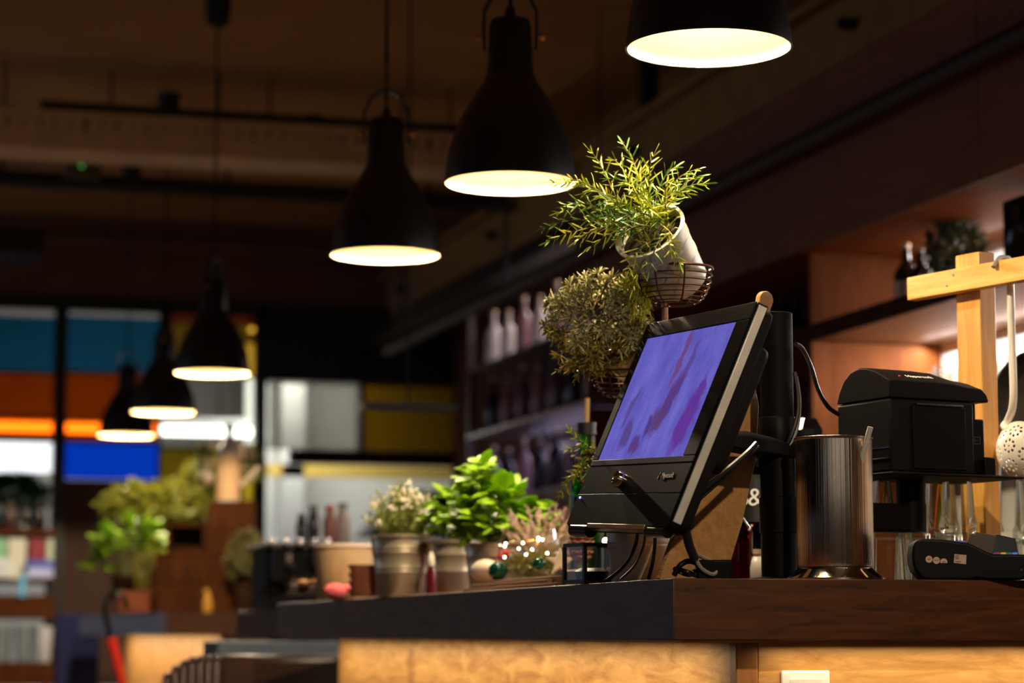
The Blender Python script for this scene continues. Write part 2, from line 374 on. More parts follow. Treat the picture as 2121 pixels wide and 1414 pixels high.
# back room behind the partition: fluorescent fixture and kitchen light
tb = thing('tube_light', 'long white fluorescent tube glowing behind the orange glass panes', 'lamp')
a = onY(-160, 876, 15.2); b = onY(520, 893, 15.2)
MB().tube([(a.x, 15.2, a.z - .01), (b.x, 15.2, a.z - .01)], .028, 12).build('tube', glow('fluorescent_tube', (1, .98, .9), 7), tb)
MB().box((a.x - .05, 15.16, a.z + .025), (b.x + .05, 15.24, a.z + .07)).build('housing', M['paperwhite'], tb)
MB().tube([(a.x + .2, 15.2, a.z + .07), (a.x + .2, 15.2, 3.42)], .008).build('hanger', M['black'], tb)
MB().tube([(b.x - .2, 15.2, a.z + .07), (b.x - .2, 15.2, 3.42)], .008).build('hanger', M['black'], tb)
area('tube_area', ((a.x + b.x) / 2, 15.25, a.z - .06), (math.radians(35), 0, 0), 1.6, .06, 6, (1, .97, .9))
kw = onY(556, 1000, 15.0); ke = onY(760, 1000, 15.0)
struct(B((kw.x - .05, 15.6, 0), (5.2, 15.66, 2.9)).build('wall_kitchen', M['whitewall']))
struct(B((onY(560, 1000, 15.6).x, 15.2, 1.5), (onY(606, 1000, 15.6).x, 15.58, 2.9)).build('wall_kitchen_pillar', M['whitewall']))
kl = thing('kitchen_lamp', 'white kitchen ceiling lamp behind the clear grey pane', 'lamp', (2.75, 14.8, 2.9))
B((-.25, -.08, 0), (.25, .08, .05)).build('housing', M['paperwhite'], kl); B((-.24, -.07, -.012), (.24, .07, 0)).build('diffuser', glow('kitchen_diffuser', (1, .98, .92), 4), kl)
MB().tube([(0, 0, .05), (0, 0, .52)], .008).build('hanger', M['black'], kl)
area('kitchen_area', (2.75, 14.85, 2.86), (math.radians(25), 0, 0), .5, .14, 22, (1, .98, .92))
hd = thing('extractor_hood', 'dark steel extractor hood over the far kitchen', 'hood', onY(860, 1060, 14.6))
hp = onY(860, 1060, 14.6)
MB().prism([(-.35, -.16), (.5, -.16), (.5, .12), (-.08, .12)], -.2, .2, RX(PI / 2)).build('canopy', plain('hood_steel', S(48, 40, 40), .5), hd)
for k in range(7):
    q = Matrix.Translation((-.36 + k * .04, -.21, -.14 + k * .041)) @ RY(-.8)
    MB().box((-.02, 0, -.005), (.02, .02, .005), q).build('louvre', M['silver'], hd)

# ------------------------------------------------------------------ ceiling services
def xrun(name, label, cat, px0, px1, py, z, r=None, box=None, mat=M['black']):
    px = (px0 + px1) / 2; rr = ray(px, py); t = (z - CAM.z) / rr.z; Y = CAM.y + rr.y * t
    xa_ = onY(px0, py, Y).x; xb_ = onY(px1, py, Y).x
    o = thing(name, label, cat, ((xa_ + xb_) / 2, Y, z)); h = (xb_ - xa_) / 2
    return o, h, Y
o, h, Y = xrun('ceiling_pipe', 'thin black pipe under the brown ceiling with stub end', 'pipe', 84, 1010, 247, 3.25)
MB().tube([(-h, 0, 0), (h, 0, 0)], .026, 12).build('pipe', M['black'], o)
for s_ in (-.7, 0, .6): MB().tube([(s_ * h, 0, 0), (s_ * h, 0, 3.42 - 3.25)], .006).build('hanger', M['black'], o)
MB().tube([(-.03 + h * .2, 0, 0), (.03 + h * .2, 0, 0)], .036, 12).build('coupling', M['black'], o)
o, h, Y = xrun('cable_tray', 'slotted steel cable tray crossing under the ceiling', 'cable tray', -120, 1120, 285, 3.13)
B((-h, 0, .05), (h, .02, .075)).build('upper_rail', M['tray'], o); B((-h, 0, -.09), (h, .02, -.01)).build('lower_rail', M['tray'], o)
B((-h, .02, -.09), (h, .3, -.075)).build('bottom_plate', M['tray'], o)
me = None
for k in range(int(2 * h / .065)):
    if me is None: r_ = B((-.02, 0, -.01), (.02, .02, .05)).build('rung', M['tray'], o); me = r_.data
    else: r_ = bpy.data.objects.new('rung', me); COL.objects.link(r_); r_.parent = o
    r_.location = (-h + .04 + k * .065, 0, 0)
for s_ in (-.8, -.1, .7): MB().tube([(s_ * h, .1, -.06), (s_ * h, .1, .29)], .006).build('hanger', M['black'], o)
o, h, Y = xrun('ceiling_pipe', 'thick black pipe crossing below the slotted cable tray', 'pipe', -160, 1060, 392, 3.1)
MB().tube([(-h, 0, 0), (h, 0, 0)], .042, 14).build('pipe', M['black'], o)
for s_ in (-.75, 0, .7): MB().tube([(s_ * h, 0, 0), (s_ * h, 0, .32)], .008).build('hanger', M['black'], o)
# detector / emergency unit with green light
ep = P(172, 346, 11.2)
o = thing('emergency_light', 'grey box with a small green light on the thick black pipe', 'emergency light', ep, 0)
B((-.085, -.03, -.055), (.085, .03, .055)).build('housing', plain('grey_housing', S(110, 90, 70), .5), o, .01)
B((-.095, -.04, .055), (.095, .04, .07)).build('cover', M['black'], o, .004)
MB().ball((-.01, -.03, .0), .009).build('indicator', glow('green_led', (.1, .7, .12), .5), o)
MB().tube([(0, 0, .07), (0, 0, 3.42 - ep.z)], .008).build('hanger', M['black'], o)
B((onY(0, 440, 12.4).x - .4, 12.3, 2.93), (onY(88, 440, 12.4).x, 12.7, 3.05)).build('air_duct', M['brown_dark'])
tag(bpy.data.objects['air_duct'], 'dark brown rectangular air duct at the left edge', 'duct')
MB().box((-.005, -.005, 0), (.005, .005, .4), TR(.7, 12.5, 3.05)).build('hanger', M['black'], None)
hg = bpy.data.objects['hanger.010'] if 'hanger.010' in bpy.data.objects else None
_h = [x for x in bpy.data.objects if x.name.startswith('hanger') and x.parent is None][0]; _h.parent = bpy.data.objects['air_duct']
# beam run along the bar on the right
o = thing('ceiling_beam', 'pale brown steel beam running lengthwise above the bar bulkhead', 'beam', (3.2, 0, 2.9))
B((0, 4, 0), (.14, 15.6, .21)).build('web', M['beam'], o); B((-.06, 4, .21), (.2, 15.6, .235)).build('flange', M['beam'], o)
for yy in (7.2, 9.4, 11.6, 13.6):
    br = B((-.03, yy - .2, -.07), (.18, yy + .2, .0)).build('bracket', M['beam'], o); B((.03, yy - .03, .235), (.1, yy + .03, .52)).build('hanger', M['black'], o)
    MB().tube([(-.002, yy - .06, .1), (-.06, yy - .06, .1)], .02, 10).build('bolt', M['black'], br)
tag(B((2.95, 4, 2.66), (3.15, 14, 2.74)).build('service_duct', M['black']), 'flat black service duct in the gap above the bulkhead', 'duct')

# ------------------------------------------------------------------ back bar on the right
bh = thing('bar_bulkhead', 'dark brown wooden bulkhead above the lit bar shelves', 'bulkhead', (2.75, 0, 2.14))
y0 = 3.2
for k, (ya, yb) in enumerate(((3.2, 5.4), (5.405, 7.0), (7.005, 8.8))):
    B((0, ya, 0), (.03, yb, .5)).build('panel', wood('bulkhead_wood_%d' % k, S(104, 62, 36), S(130, 80, 48), (20, 2, 20), .6), bh)
B((.03, 3.2, 0), (.845, 8.8, .03)).build('soffit_board', wood('soffit_wood', S(120, 68, 32), S(150, 90, 46), (12, 2, 12), .6, spec=.1), bh)
B((.03, 3.2, .47), (.845, 8.8, .5)).build('top_board', M['brown_dark'], bh)
B((.03, 8.77, .03), (.845, 8.8, .47)).build('end_board', M['brown_dark'], bh)
rl = thing('lighting_rail', 'long black rail along the front of the bar bulkhead', 'rail', (2.70, 0, 2.43))
MB().tube([(0, 3.2, 0), (0, 11.8, 0)], .03, 14).build('rail', M['black'], rl)
for yy in (4.5, 6.5, 8.5): B((-.012, yy - .02, -.02), (.06, yy + .02, .02)).build('bracket', M['black'], rl)
for yy in (9.6, 11.5): MB().tube([(0, yy, 0), (0, yy, .99)], .008).build('hanger', M['black'], rl)
bb = thing('back_bar', 'brown wooden back bar unit with white lit niche', 'shelving', (2.8, 0, 0))
B((.42, 3.2, 0), (.46, 6.6, 2.14)).build('back_panel', plain('white_niche_panel', S(235, 232, 230), .7, var=.02), bb)
B((.42, 6.6, 0), (.46, 8.8, 2.14)).build('back_panel', M['brown_dark'], bb)
SH = wood('shelf_wood', S(112, 76, 48), S(146, 104, 68), (12, 2, 12), .6, spec=.15)
B((0, 3.2, 1.88), (.42, 8.8, 1.91)).build('shelf', SH, bb)
B((-.01, 3.2, 1.875), (0, 8.8, 1.925)).build('shelf_edge', M['brown_dark'], bb)
B((.06, 3.2, 1.53), (.42, 6.58, 1.555)).build('shelf', SH, bb)
B((.02, 3.2, 0), (.42, 8.8, .95)).build('cabinet', M['brown_dark'], bb)
DV = wood('divider_wood', S(100, 52, 18), S(128, 70, 28), (14, 14, 2), .6, spec=.1)
for yy in (6.6, 8.78): B((0, yy, .95), (.42, yy + .03, 1.875)).build('divider', DV, bb); B((0, yy, 1.925), (.42, yy + .03, 2.14)).build('divider', DV, bb)
area('niche_strip_low', (3.16, 4.95, 1.872), (0, math.radians(18), 0), .03, 3.25, 35, (1, .95, .92))
area('niche_strip_high', (3.16, 5.0, 2.132), (0, math.radians(18), 0), .03, 2.9, 10, (1, .93, .88))
# things on the upper shelf
def bottle(name, label, loc, h, r, mat, cap=None, lab=None, neck=.3, group=None, seg=20):
    o = thing(name, label, 'bottle', loc, 0, group)
    MB().lathe([(0, 0), (r * .92, 0), (r, .006), (r, h * .56), (r * .93, h * .62), (r * neck * 1.25, h * .74), (r * neck, h * .8), (r * neck, h * .95), (0, h * .95)], seg).build('glass', mat, o)
    if cap: MB().lathe([(0, h * .93), (r * neck * 1.15, h * .93), (r * neck * 1.15, h), (0, h)], 14).build('cap', cap, o)
    if lab: MB().shell([(r * 1.01, h * .12), (r * 1.01, h * .48)], seg).build('label', lab, o)
    return o
DG = plain('dark_bottle', S(34, 26, 20), .15); WL = plain('white_label', S(230, 220, 214), .7); GB = plain('gold_foil', S(210, 180, 150), .4, .5)
def shelfp(px, py, X): r = ray(px, py); return CAM + r * (X / r.x)
for px, hh, lab_, lb in ((1878, .25, GB, 'dark bottle with pale foil cap on upper bar shelf beside divider'), (1908, .22, WL, 'bottle with white label on upper bar shelf beside the plant')):
    p = shelfp(px, 600, 2.95); bottle('shelf_bottle', lb, (2.95, p.y, 1.91), hh * .85, .036, DG, GB, lab_)
p = shelfp(1934, 600, 2.9); bottle('shelf_bottle', 'small clear bottle on upper bar shelf behind the wooden crossbeam', (2.88, p.y, 1.91), .13, .022, M['clear'], M['paperwhite'])
for i, (px, hh) in enumerate(((1595, .18), (1622, .2), (1648, .17))):
    p = shelfp(px, 600, 3.0); bottle('shelf_bottle', ('dark wine bottle in shaded niche nearest the plant basket', 'tall dark wine bottle in middle of shaded niche', 'dark wine bottle in shaded niche next to brown divider')[i], (3.0, p.y, 1.91), hh, .04, plain('green_black_bottle', S(20, 26, 18), .15), M['black'])

# ------------------------------------------------------------------ foliage builders
def needle(mb, p, d, L, wd, bend=0.0):
    d = d.normalized(); s = d.cross(Vector((random.uniform(-1, 1), random.uniform(-1, 1), random.uniform(-1, 1)))).normalized(); n = d.cross(s)
    mid = p + d * L * .72 + n * bend * L; tip = p + d * L + n * bend * L * .4 - Vector((0, 0, abs(bend) * L * .6))
    q1 = p + d * L * .14
    vs = [p, q1 + s * wd * .5, q1 - s * wd * .5, mid + s * wd * .5, mid - s * wd * .5, tip, mid + n * wd * .35]
    mb.add(vs, [(0, 1, 2), (1, 3, 6), (1, 6, 2), (6, 4, 2), (3, 5, 6), (6, 5, 4), (1, 2, 4, 3), (3, 4, 5)])
def sprig(path, L, wd, step, mat_leaf, mat_stem, parent, spread=1.0, stem_r=.0013, bend=.12, start=.12, name='sprig'):
    mb = MB(); path = [Vector(p) for p in path]
    acc = 0; ang = random.uniform(0, 6); seglen = [(path[i + 1] - path[i]).length for i in range(len(path) - 1)]; tot = sum(seglen); d = tot * start
    while d < tot:
        s = 0
        for i, l in enumerate(seglen):
            if s + l >= d: break
            s += l
        t = (path[i + 1] - path[i]).normalized(); p = path[i] + t * (d - s)
        a = t.cross(Vector((.3, .2, 1))).normalized(); b = t.cross(a)
        for k in (0, PI):
            aa = ang + k + random.uniform(-.4, .4); out = a * math.cos(aa) + b * math.sin(aa)
            fr = d / tot; ll = L * random.uniform(.75, 1.15) * (1 if fr < .8 else 1 - (fr - .8) * 2.2)
            needle(mb, p, out * spread + t * (.55 + .5 * fr), ll, wd, random.uniform(-bend, bend))
        ang += 1.35; d += step
    needle(mb, path[-1], path[-1] - path[-2], L * .7, wd)
    o = mb.build(name, mat_leaf, parent, smooth=0)
    MB().tube(path, stem_r, 5, r2=stem_r * .5).build('stem', mat_stem, o)
    return o
def leaf_mesh(name, L, wd, mat, cup=.25, droop=.25):
    vs = []; fs = []; n = 6
    for i in range(n + 1):
        t = i / n; ww = wd * .5 * math.sin(PI * min(1, t * .94 + .05)) ** .7 * (1 - .12 * t)
        z = -droop * L * t * t
        vs += [(-ww, t * L, z + cup * ww), (0, t * L, z), (ww, t * L, z + cup * ww)]
    for i in range(n):
        for k in (0, 1): fs.append((i * 3 + k, i * 3 + k + 1, i * 3 + k + 4, i * 3 + k + 3))
    vs2 = [(x, y, z - .0006) for x, y, z in vs]; m = len(vs)
    mb = MB(); mb.add(vs + vs2, fs + [tuple(q + m for q in f[::-1]) for f in fs]); return mb.mesh(name, mat, 80)
def leafy(parent, center, rx, ry, rz_, n, me, mats=None, name='leaf', sc=(.8, 1.25), up=.5, stems=None):
    c = Vector(center)
    for k in range(n):
        th = random.uniform(0, 2 * PI); u = random.uniform(-.55, 1); q = math.sqrt(1 - u * u); rad = random.uniform(.72, 1.05)
        dirv = Vector((q * math.cos(th), q * math.sin(th), u)); p = c + Vector((dirv.x * rx, dirv.y * ry, dirv.z * rz_)) * rad
        o = bpy.data.objects.new(name, me); COL.objects.link(o); o.parent = parent
        y = Vector((dirv.x, dirv.y, dirv.z * .3 + random.uniform(-.2, .5))).normalized(); z = Vector((dirv.x * .4, dirv.y * .4, 1)).normalized()
        x = y.cross(z).normalized(); z = x.cross(y); s = random.uniform(*sc)
        o.matrix_local = axes(x * s, y * s, z * s, p - y * s * .012) @ RY(random.uniform(-.5, .5))
    if stems:
        for k in range(stems):
            a = random.uniform(0, 6.28); r = random.uniform(.2, .75)
            e = c + Vector((rx * r * math.cos(a), ry * r * math.sin(a), rz_ * random.uniform(0, .6)))
            MB().tube(bez((c.x + rx * .2 * math.cos(a), c.y + ry * .2 * math.sin(a), c.z - rz_ * 1.1), (c.x + rx * .3 * math.cos(a), c.y + ry * .3 * math.sin(a), c.z), e, 5), .0022, 5).build('stem', M['thyme'], parent)
def bushmass(parent, center, rx, ry, rz_, n, L, wd, mat, name='foliage', cluster=5):
    mb = MB(); c = Vector(center)
    for k in range(n):
        th = random.uniform(0, 2 * PI); u = random.uniform(-.7, 1); q = math.sqrt(1 - u * u); rad = random.uniform(.3, 1) ** .5
        dv = Vector((q * math.cos(th), q * math.sin(th), u)); p = c + Vector((dv.x * rx, dv.y * ry, dv.z * rz_)) * rad
        for j in range(cluster):
            needle(mb, p, dv * .7 + Vector((random.gauss(0, .7), random.gauss(0, .7), random.gauss(0, .7))), L * random.uniform(.7, 1.2), wd, random.uniform(-.2, .2))
    return tag(mb.build(name, mat, parent, smooth=0), kind='stuff')
def pot(parent, r0, r1, h, mat, grooves=(), rim=.004, name='pot', n=48, soil=True, m=None):
    pr = [(0, 0), (r0 * .96, 0), (r0, .003)]
    for g in grooves:
        rr = r0 + (r1 - r0) * g; pr += [(rr - .0002, h * g - .004), (rr + .001, h * g - .0015), (rr + .001, h * g + .0015), (rr + .0001, h * g + .004)]
    pr += [(r1, h - .006), (r1 + rim, h - .004), (r1 + rim, h), (r1 - .002, h), (r1 - .004, h * .86), (r1 * .8, h * .84), (0, h * .84)]
    o = MB().lathe(pr, n, m).build(name, mat, parent)
    if soil: MB().lathe([(0, h * .84), (r1 * .95, h * .845), (r1 * .9, h * .87), (0, h * .88)], 24, m).build('soil', M['soil'], parent)
    return o

# plant, speaker, glasses and box on the lit shelves
p = shelfp(1968, 560, 2.95)
o = thing('potted_plant', 'dark green bushy plant on upper bar shelf left of the wooden post', 'plant', (2.97, p.y, 1.91))
pot(o, .04, .05, .08, M['brown_dark']); bushmass(o, (0, 0, .15), .075, .085, .085, 200, .035, .006, leafmat('dark_shelf_leaves', S(50, 62, 30), S(88, 98, 44)))
p = shelfp(2112, 500, 2.9)
o = thing('loudspeaker', 'black loudspeaker on upper bar shelf at the right edge', 'speaker', (2.93, p.y - .07, 1.911))
B((-.07, -.09, 0), (.07, .09, .2)).build('cabinet', M['plastic_m'], o, .01); MB().lathe([(0, 0), (.055, 0), (.055, .004), (.03, -.002), (0, -.002)], 24, TR(-.072, 0, .07) @ RY(-PI / 2)).build('woofer', M['gloss_black'], o)
MB().lathe([(0, 0), (.022, 0), (.022, .004), (0, .004)], 20, TR(-.072, 0, .155) @ RY(-PI / 2)).build('tweeter', M['gloss_black'], o)
def tumbler(name, label, loc, h, r0, r1, mat, flip=False, ribs=24, amp=.012, group=None, n=48, wall=.003):
    o = thing(name, label, 'glass', loc, random.uniform(0, 1), group)
    pr = [(0, 0), (r0 * .94, 0), (r0, .004), (r1, h), (r1 - wall, h), (r0 - wall, .012), (0, .010)]
    m = (TR(0, 0, h) @ RX(PI)) if flip else None
    MB().shell(pr, n, m, ribs, amp).build('bowl', mat, o)
    MB().lathe([(0, 0), (r0 * .93, 0), (r0 * .93, .009), (0, .009)], 24, (TR(0, 0, h) @ RX(PI)) if flip else None).build('base', mat, o)
    return o
GR = 'drinking glasses on the lit back shelf'
for i in range(9):
    yy = 5.25 + i * .145
    tumbler('drinking_glass', 'clear glass, %s from the brown divider in the row on the lit back shelf' % ('nearest', 'second', 'third', 'fourth', 'fifth', 'sixth', 'seventh', 'eighth', 'farthest')[8 - i], (3.0 + .05 * (i % 2), yy, 1.556), .2, .03, .038, M['clear2'], ribs=0, group=GR, n=24)
# metal shelving with bottles at the far end of the bar
ms = thing('metal_shelving', 'grey metal shelving with glass shelves at the far end of the bar', 'shelving', (3.0, 0, 0))
GM = plain('grey_metal', S(96, 88, 92), .4, .5)
for X_, Y_ in ((0, 11.3), (0, 9.0), (.36, 11.3), (.36, 9.0)):
    B((X_ - .015, Y_ - .015, 0), (X_ + .015, Y_ + .015, 2.62)).build('post', GM, ms)
for z_ in (1.28, 1.62, 1.95, 2.27):
    B((-.02, 9.0, z_), (.38, 11.3, z_ + .014)).build('shelf', plain('frosted_shelf', S(120, 124, 128), .25), ms)
B((.375, 9.0, .9), (.39, 11.3, 2.62)).build('back_panel', plain('mauve_back_panel', S(150, 128, 130), .6), ms)
area('shelf_strip', (3.3, 10.2, 2.6), (0, math.radians(10), 0), .05, 2.2, 5, (1, .86, .8))
area('shelf_strip_violet', (3.3, 10.2, 1.94), (0, math.radians(10), 0), .05, 2.2, 3.2, (.7, .65, 1))
mats_b = [plain('pearl_bottle', S(236, 224, 224), .25), plain('mauve_bottle', S(120, 84, 104), .2), plain('dark_violet_bottle', S(46, 34, 48), .15), plain('rose_bottle', S(168, 120, 130), .2)]
words_b = ['pearl white', 'mauve', 'dark violet', 'rose']
k = 0
ordn = ['first', 'second', 'third', 'fourth', 'fifth', 'sixth', 'seventh', 'eighth', 'ninth']
for z_, row, seq in ((2.284, 'top', (0, 0, 3, 0, 3, 0)), (1.964, 'middle', (2, 3, 1, 3, 1, 2, 1, 3)), (1.634, 'lower', (1, 2, 3, 2, 2, 1))):
    for i, c_ in enumerate(seq):
        bottle('shelf_bottle', '%s bottle, %s from the far post on the %s shelf of metal shelving' % (words_b[c_], ordn[i], row), (3.06, 11.1 - i * .26, z_), .27 - .03 * (i % 2), .04, mats_b[c_], GB)
        k += 1
o = thing('bare_bulb', 'small round bare bulb glowing beside the grey-green plant', 'lamp', P(1243, 558, 9.2))
MB().ball((0, 0, 0), .02).build('bulb', glow('bare_bulb_glow', (1, .93, .8), 8), o); MB().lathe([(0, .018), (.012, .018), (.012, .05), (0, .05)], 12).build('socket', M['black'], o)
MB().tube([(0, 0, .05), (0, 0, 3.42 - o.location.z)], .003).build('cord', M['black'], o)
lp = P(1120, 965, 10.6); o = thing('folded_cloths', 'pile of lilac cloths on the shelf left of the green bottle', 'cloth', (3.1, 10.55, 1.294))
for i in range(4): B((-.12, -.35 + .03 * i, i * .035), (.12, .35 - .05 * i, i * .035 + .033)).build('cloth', M['lilac'], o, .015)
for i, (yy, cc) in enumerate(((10.0, (90, 30, 26)), (9.6, (120, 70, 50)))):
    B((2.98, yy - .16, 1.294), (3.3, yy + .16, 1.54)).build('storage_box', plain('box_%d' % i, S(*cc), .6), None, .006)
    tag(bpy.data.objects['storage_box' + ('.%03d' % i if i else '')], ('dark red storage box on the shelf by the lilac cloths', 'brown storage box on the shelf behind the green bottle')[i], 'box')

# ------------------------------------------------------------------ pendant lamps
def make_lamp():
    o = thing('pendant_lamp', 'x', 'lamp')
    prof = [(.14, 0), (.1395, .012), (.138, .03), (.1305, .075), (.113, .127), (.084, .18), (.063, .212), (.0515, .235)]
    MB().shell(prof, 64).build('shade', M['shade'], o)
    MB().shell([(r - .0022, z + (.0 if i == 0 else .001)) for i, (r, z) in enumerate(prof)] + [(0, .236)], 64).build('lining', M['lining'], o)
    MB().shell([(.14, 0), (.1412, -.001), (.1412, .003), (.1395, .004)], 64).build('rim', M['shade'], o)
    MB().lathe([(0, .23), (.052, .23), (.0515, .238), (.05, .25), (.0445, .345), (.0405, .356), (.02, .36), (.012, .366), (.009, .385), (0, .385)], 40).build('neck', M['shade'], o)
    arch = [(-.055, 0, .29), (-.057, 0, .34), (-.056, 0, .375), (-.036, 0, .415), (-.012, 0, .43), (.012, 0, .43), (.036, 0, .415), (.056, 0, .375), (.057, 0, .34), (.055, 0, .29)]
    mb = MB()
    for i in range(len(arch) - 1):
        a, b = Vector(arch[i]), Vector(arch[i + 1]); t = (b - a); L = t.length; ang = math.atan2(t.z, t.x)
        mb.box((-.002, -.011, -.003), (L + .002, .011, .003), TR(*a) @ RY(-ang))
    mb.build('yoke', M['shade'], o)
    for s in (-1, 1):
        k = MB().lathe([(0, 0), (.008, 0), (.008, .012), (.006, .014), (.006, .02), (0, .02)], 14, TR(s * .057, 0, .318) @ RY(s * PI / 2)).build('knob', M['brass'], o)
    MB().ball((0, 0, .125), .03, 20, 14, (1, 1, 1.25)).build('bulb', M['bulb'], o)
    MB().lathe([(0, .155), (.016, .155), (.02, .165), (.02, .225), (0, .225)], 16).build('lamp_holder', M['paperwhite'], o)
    return o
lamp0 = make_lamp()
LAMPS = [(1.4106, 3.75, 1.998, 'nearest pendant lamp with black bell shade, cropped by the top edge', .5), (1.381, 4.878, 1.968, 'black bell pendant lamp second nearest, its rim touched by the rosemary', YAW * -1 - .05),
         (1.36, 5.98, 1.978, 'black bell pendant lamp in the middle of the row left of the rosemary', -.25), (1.366, 8.89, 1.9745, 'black bell pendant lamp hanging before the yellow pane', 1.1),
         (1.4225, 10.66, 1.985, 'black bell pendant lamp between the yellow pane and the last lamp', 1.35), (1.446, 12.21, 2.004, 'last and smallest black bell pendant lamp before the orange glass', -.2),
         (1.40, 2.15, 1.985, 'pendant lamp hanging over the front of the bar towards the viewer', .2)]
for i, (x, y, z, lb, rz) in enumerate(LAMPS):
    o = lamp0 if i == 0 else copy_tree(lamp0)
    o.location = (x, y, z); o.rotation_euler = (0, 0, rz); tag(o, lb, 'lamp', 'row of black pendant lamps over the counter')
    top = 3.42 - z
    MB().tube([(0, 0, .38), (0, 0, top - .02)], .0042, 8).build('cord', M['black'], o)
    MB().lathe([(0, top - .11), (.012, top - .11), (.045, top - .09), (.05, top), (0, top)], 24).build('ceiling_rose', M['black'], o)
    spot('lamp_light', (0, 0, .03), LAMP_W, PENDANT, .02, o)

# ------------------------------------------------------------------ main counter
ZB = CT - .0935
wt = thing('bar_worktop', 'thick dark stained oak bar top with mitred corner', 'worktop', (1.24, 3.47, 0))
B((.03, .03, ZB + .002), (1.2, 3.33, CT)).build('top_board', M['stain'], wt)
MB().prism([(0, 0), (1.2, 0), (1.2, .03), (.03, .03)], ZB, CT).build('edge_board', M['stain'], wt, .0015)
MB().prism([(0, 0), (.0299, .03), (.0299, 3.33), (0, 3.33)], ZB, CT - .0002).build('edge_board', M['stain_lit'], wt, .0015)
tag(wt.children[2], 'side edge board greyed for the cool light on it')
bs = thing('bar_counter', 'light oak panelled base below the dark bar top', 'counter', (1.365, 3.53, 0))
def panel(lo, hi, mat, par=bs, name='panel'): return B(lo, hi).build(name, mat, par, .0015)
for k, (a, b) in enumerate(((.03, 1.0), (1.003, 2.0), (2.003, 3.02))): panel((0, a, .1), (.02, b, ZB), M['oak_y'])
panel((-.002, 0, .1), (.034, .029, ZB), M['oak_edge'], name='corner_stile')
panel((.036, .004, .1), (1.04, .024, ZB), M['oak'])
panel((.02, 3.0, .1), (1.04, 3.02, ZB), M['oak'])
panel((.03, .03, 0), (1.02, 2.99, .1), M['black'], name='plinth')
MB().box((-.108, -.046, ZB - .004), (1.04, -.043, ZB)).build('light_strip', M['brass'], bs)
MB().box((-.11, -.04, ZB - .004), (-.107, 3.2, ZB)).build('light_strip', M['brass'], bs)
area('strip_side', (-.085, 1.55, ZB - .012), (0, math.radians(-12), 0), .012, 2.9, 4.8, (1, .75, .42), 170, bs)
area('strip_front', (.55, -.035, ZB - .012), (math.radians(8), 0, 0), 1.0, .012, .75, (1, .76, .43), 170, bs)
# socket
sp = onY(1665, 1387, 3.534); 
so = thing('wall_socket', 'white wall socket plate on the oak front below the bar top', 'socket', (sp.x, 3.534, sp.z - .041))
B((-.0405, -.009, -.0405), (.0405, 0, .0405)).build('plate', M['paperwhite'], so, .003)
B((-.0275, -.011, -.0275), (.0275, -.009, .0275)).build('insert', plain('ivory_plastic', S(228, 226, 220), .4), so, .001)
MB().lathe([(0, 0), (.019, 0), (.019, .002), (.017, .002), (.015, -.002), (0, -.002)], 28, TR(0, -.0112, 0) @ RX(PI / 2)).build('outlet', M['paperwhite'], so)

# ------------------------------------------------------------------ touch terminal on its pole
mr, mu, mn = Vector((.01745, -.99855, -.05096)), Vector((.38234, -.04043, .92314)), Vector((-.92386, -.03559, .38108))
mc = Vector((1.271, 3.628, 1.3555)); W2, H2 = .2425, .188
pos = thing('touch_terminal', 'black tilted touch screen till with glowing violet display', 'till', mat=axes(mr, mu, mn, mc))
def rrect(w, h, r, n=5, cx_=0, cy_=0):
    out = []
    for sx, sy, a0 in ((1, 1, 0), (-1, 1, PI / 2), (-1, -1, PI), (1, -1, 1.5 * PI)):
        for i in range(n + 1):
            a = a0 + PI / 2 * i / n; out.append((cx_ + sx * (w - r) + r * math.cos(a), cy_ + sy * (h - r) + r * math.sin(a)))
    return out
MB().prism(rrect(W2, H2, .012), -.019, -.001).build('housing', M['plastic'], pos, .001)
# bezel: four bars of dusty plastic round the display
dx0, dx1, dy0, dy1 = -.2105, .1868, -.0672, .156
bz = MB(); bz.prism(rrect(W2 - .001, H2 - .001, .012), -.0011, -.0004)
bz.build('front_plate', M['plastic'], pos)
MB().box((-W2 + .003, dy1 + .001, -.0004), (W2 - .003, H2 - .003, .0022)).build('bezel', M['dusty'], pos, .0008)
MB().box((-W2 + .003, dy0, -.0004), (dx0 - .001, dy1, .0022)).build('bezel', M['dusty'], pos, .0008)
MB().box((dx1 + .001, dy0, -.0004), (W2 - .003, dy1, .0022)).build('bezel', M['plastic'], pos, .0008)
MB().box((-W2 + .003, -.0785, -.0004), (W2 - .003, dy0 - .001, .0022)).build('bezel', M['dusty'], pos, .0008)
MB().box((-W2 + .003, -.1285, -.0004), (W2 - .003, -.0795, .0018)).build('speaker_strip', M['plastic'], pos, .0006)
MB().box((-W2 + .003, -H2 + .004, -.0004), (W2 - .003, -.1295, .0018)).build('chin', M['plastic'], pos, .0006)
# display picture
dm = bpy.data.materials.new('display_picture'); dm.use_nodes = True; nt = dm.node_tree; nt.nodes.clear()
N = nt.nodes.new; Lk = nt.links.new
out = N('ShaderNodeOutputMaterial'); em = N('ShaderNodeEmission'); Lk(em.outputs[0], out.inputs[0]); em.inputs[1].default_value = 1.0
tc = N('ShaderNodeTexCoord')
n1 = N('ShaderNodeTexNoise'); n1.inputs['Scale'].default_value = 14; n1.inputs['Detail'].default_value = 5
mp = N('ShaderNodeMapping'); mp.inputs['Scale'].default_value = (1.5, .8, 1); mp.inputs['Rotation'].default_value = (0, 0, -.25); Lk(tc.outputs['Object'], mp.inputs[0]); Lk(mp.outputs[0], n1.inputs['Vector'])
cr = N('ShaderNodeValToRGB'); cr.color_ramp.elements[0].position = .3; cr.color_ramp.elements[1].position = .75
cr.color_ramp.elements[0].color = S(92, 84, 182); cr.color_ramp.elements[1].color = S(118, 114, 208); Lk(n1.outputs['Fac'], cr.inputs[0])
col = cr.outputs[0]
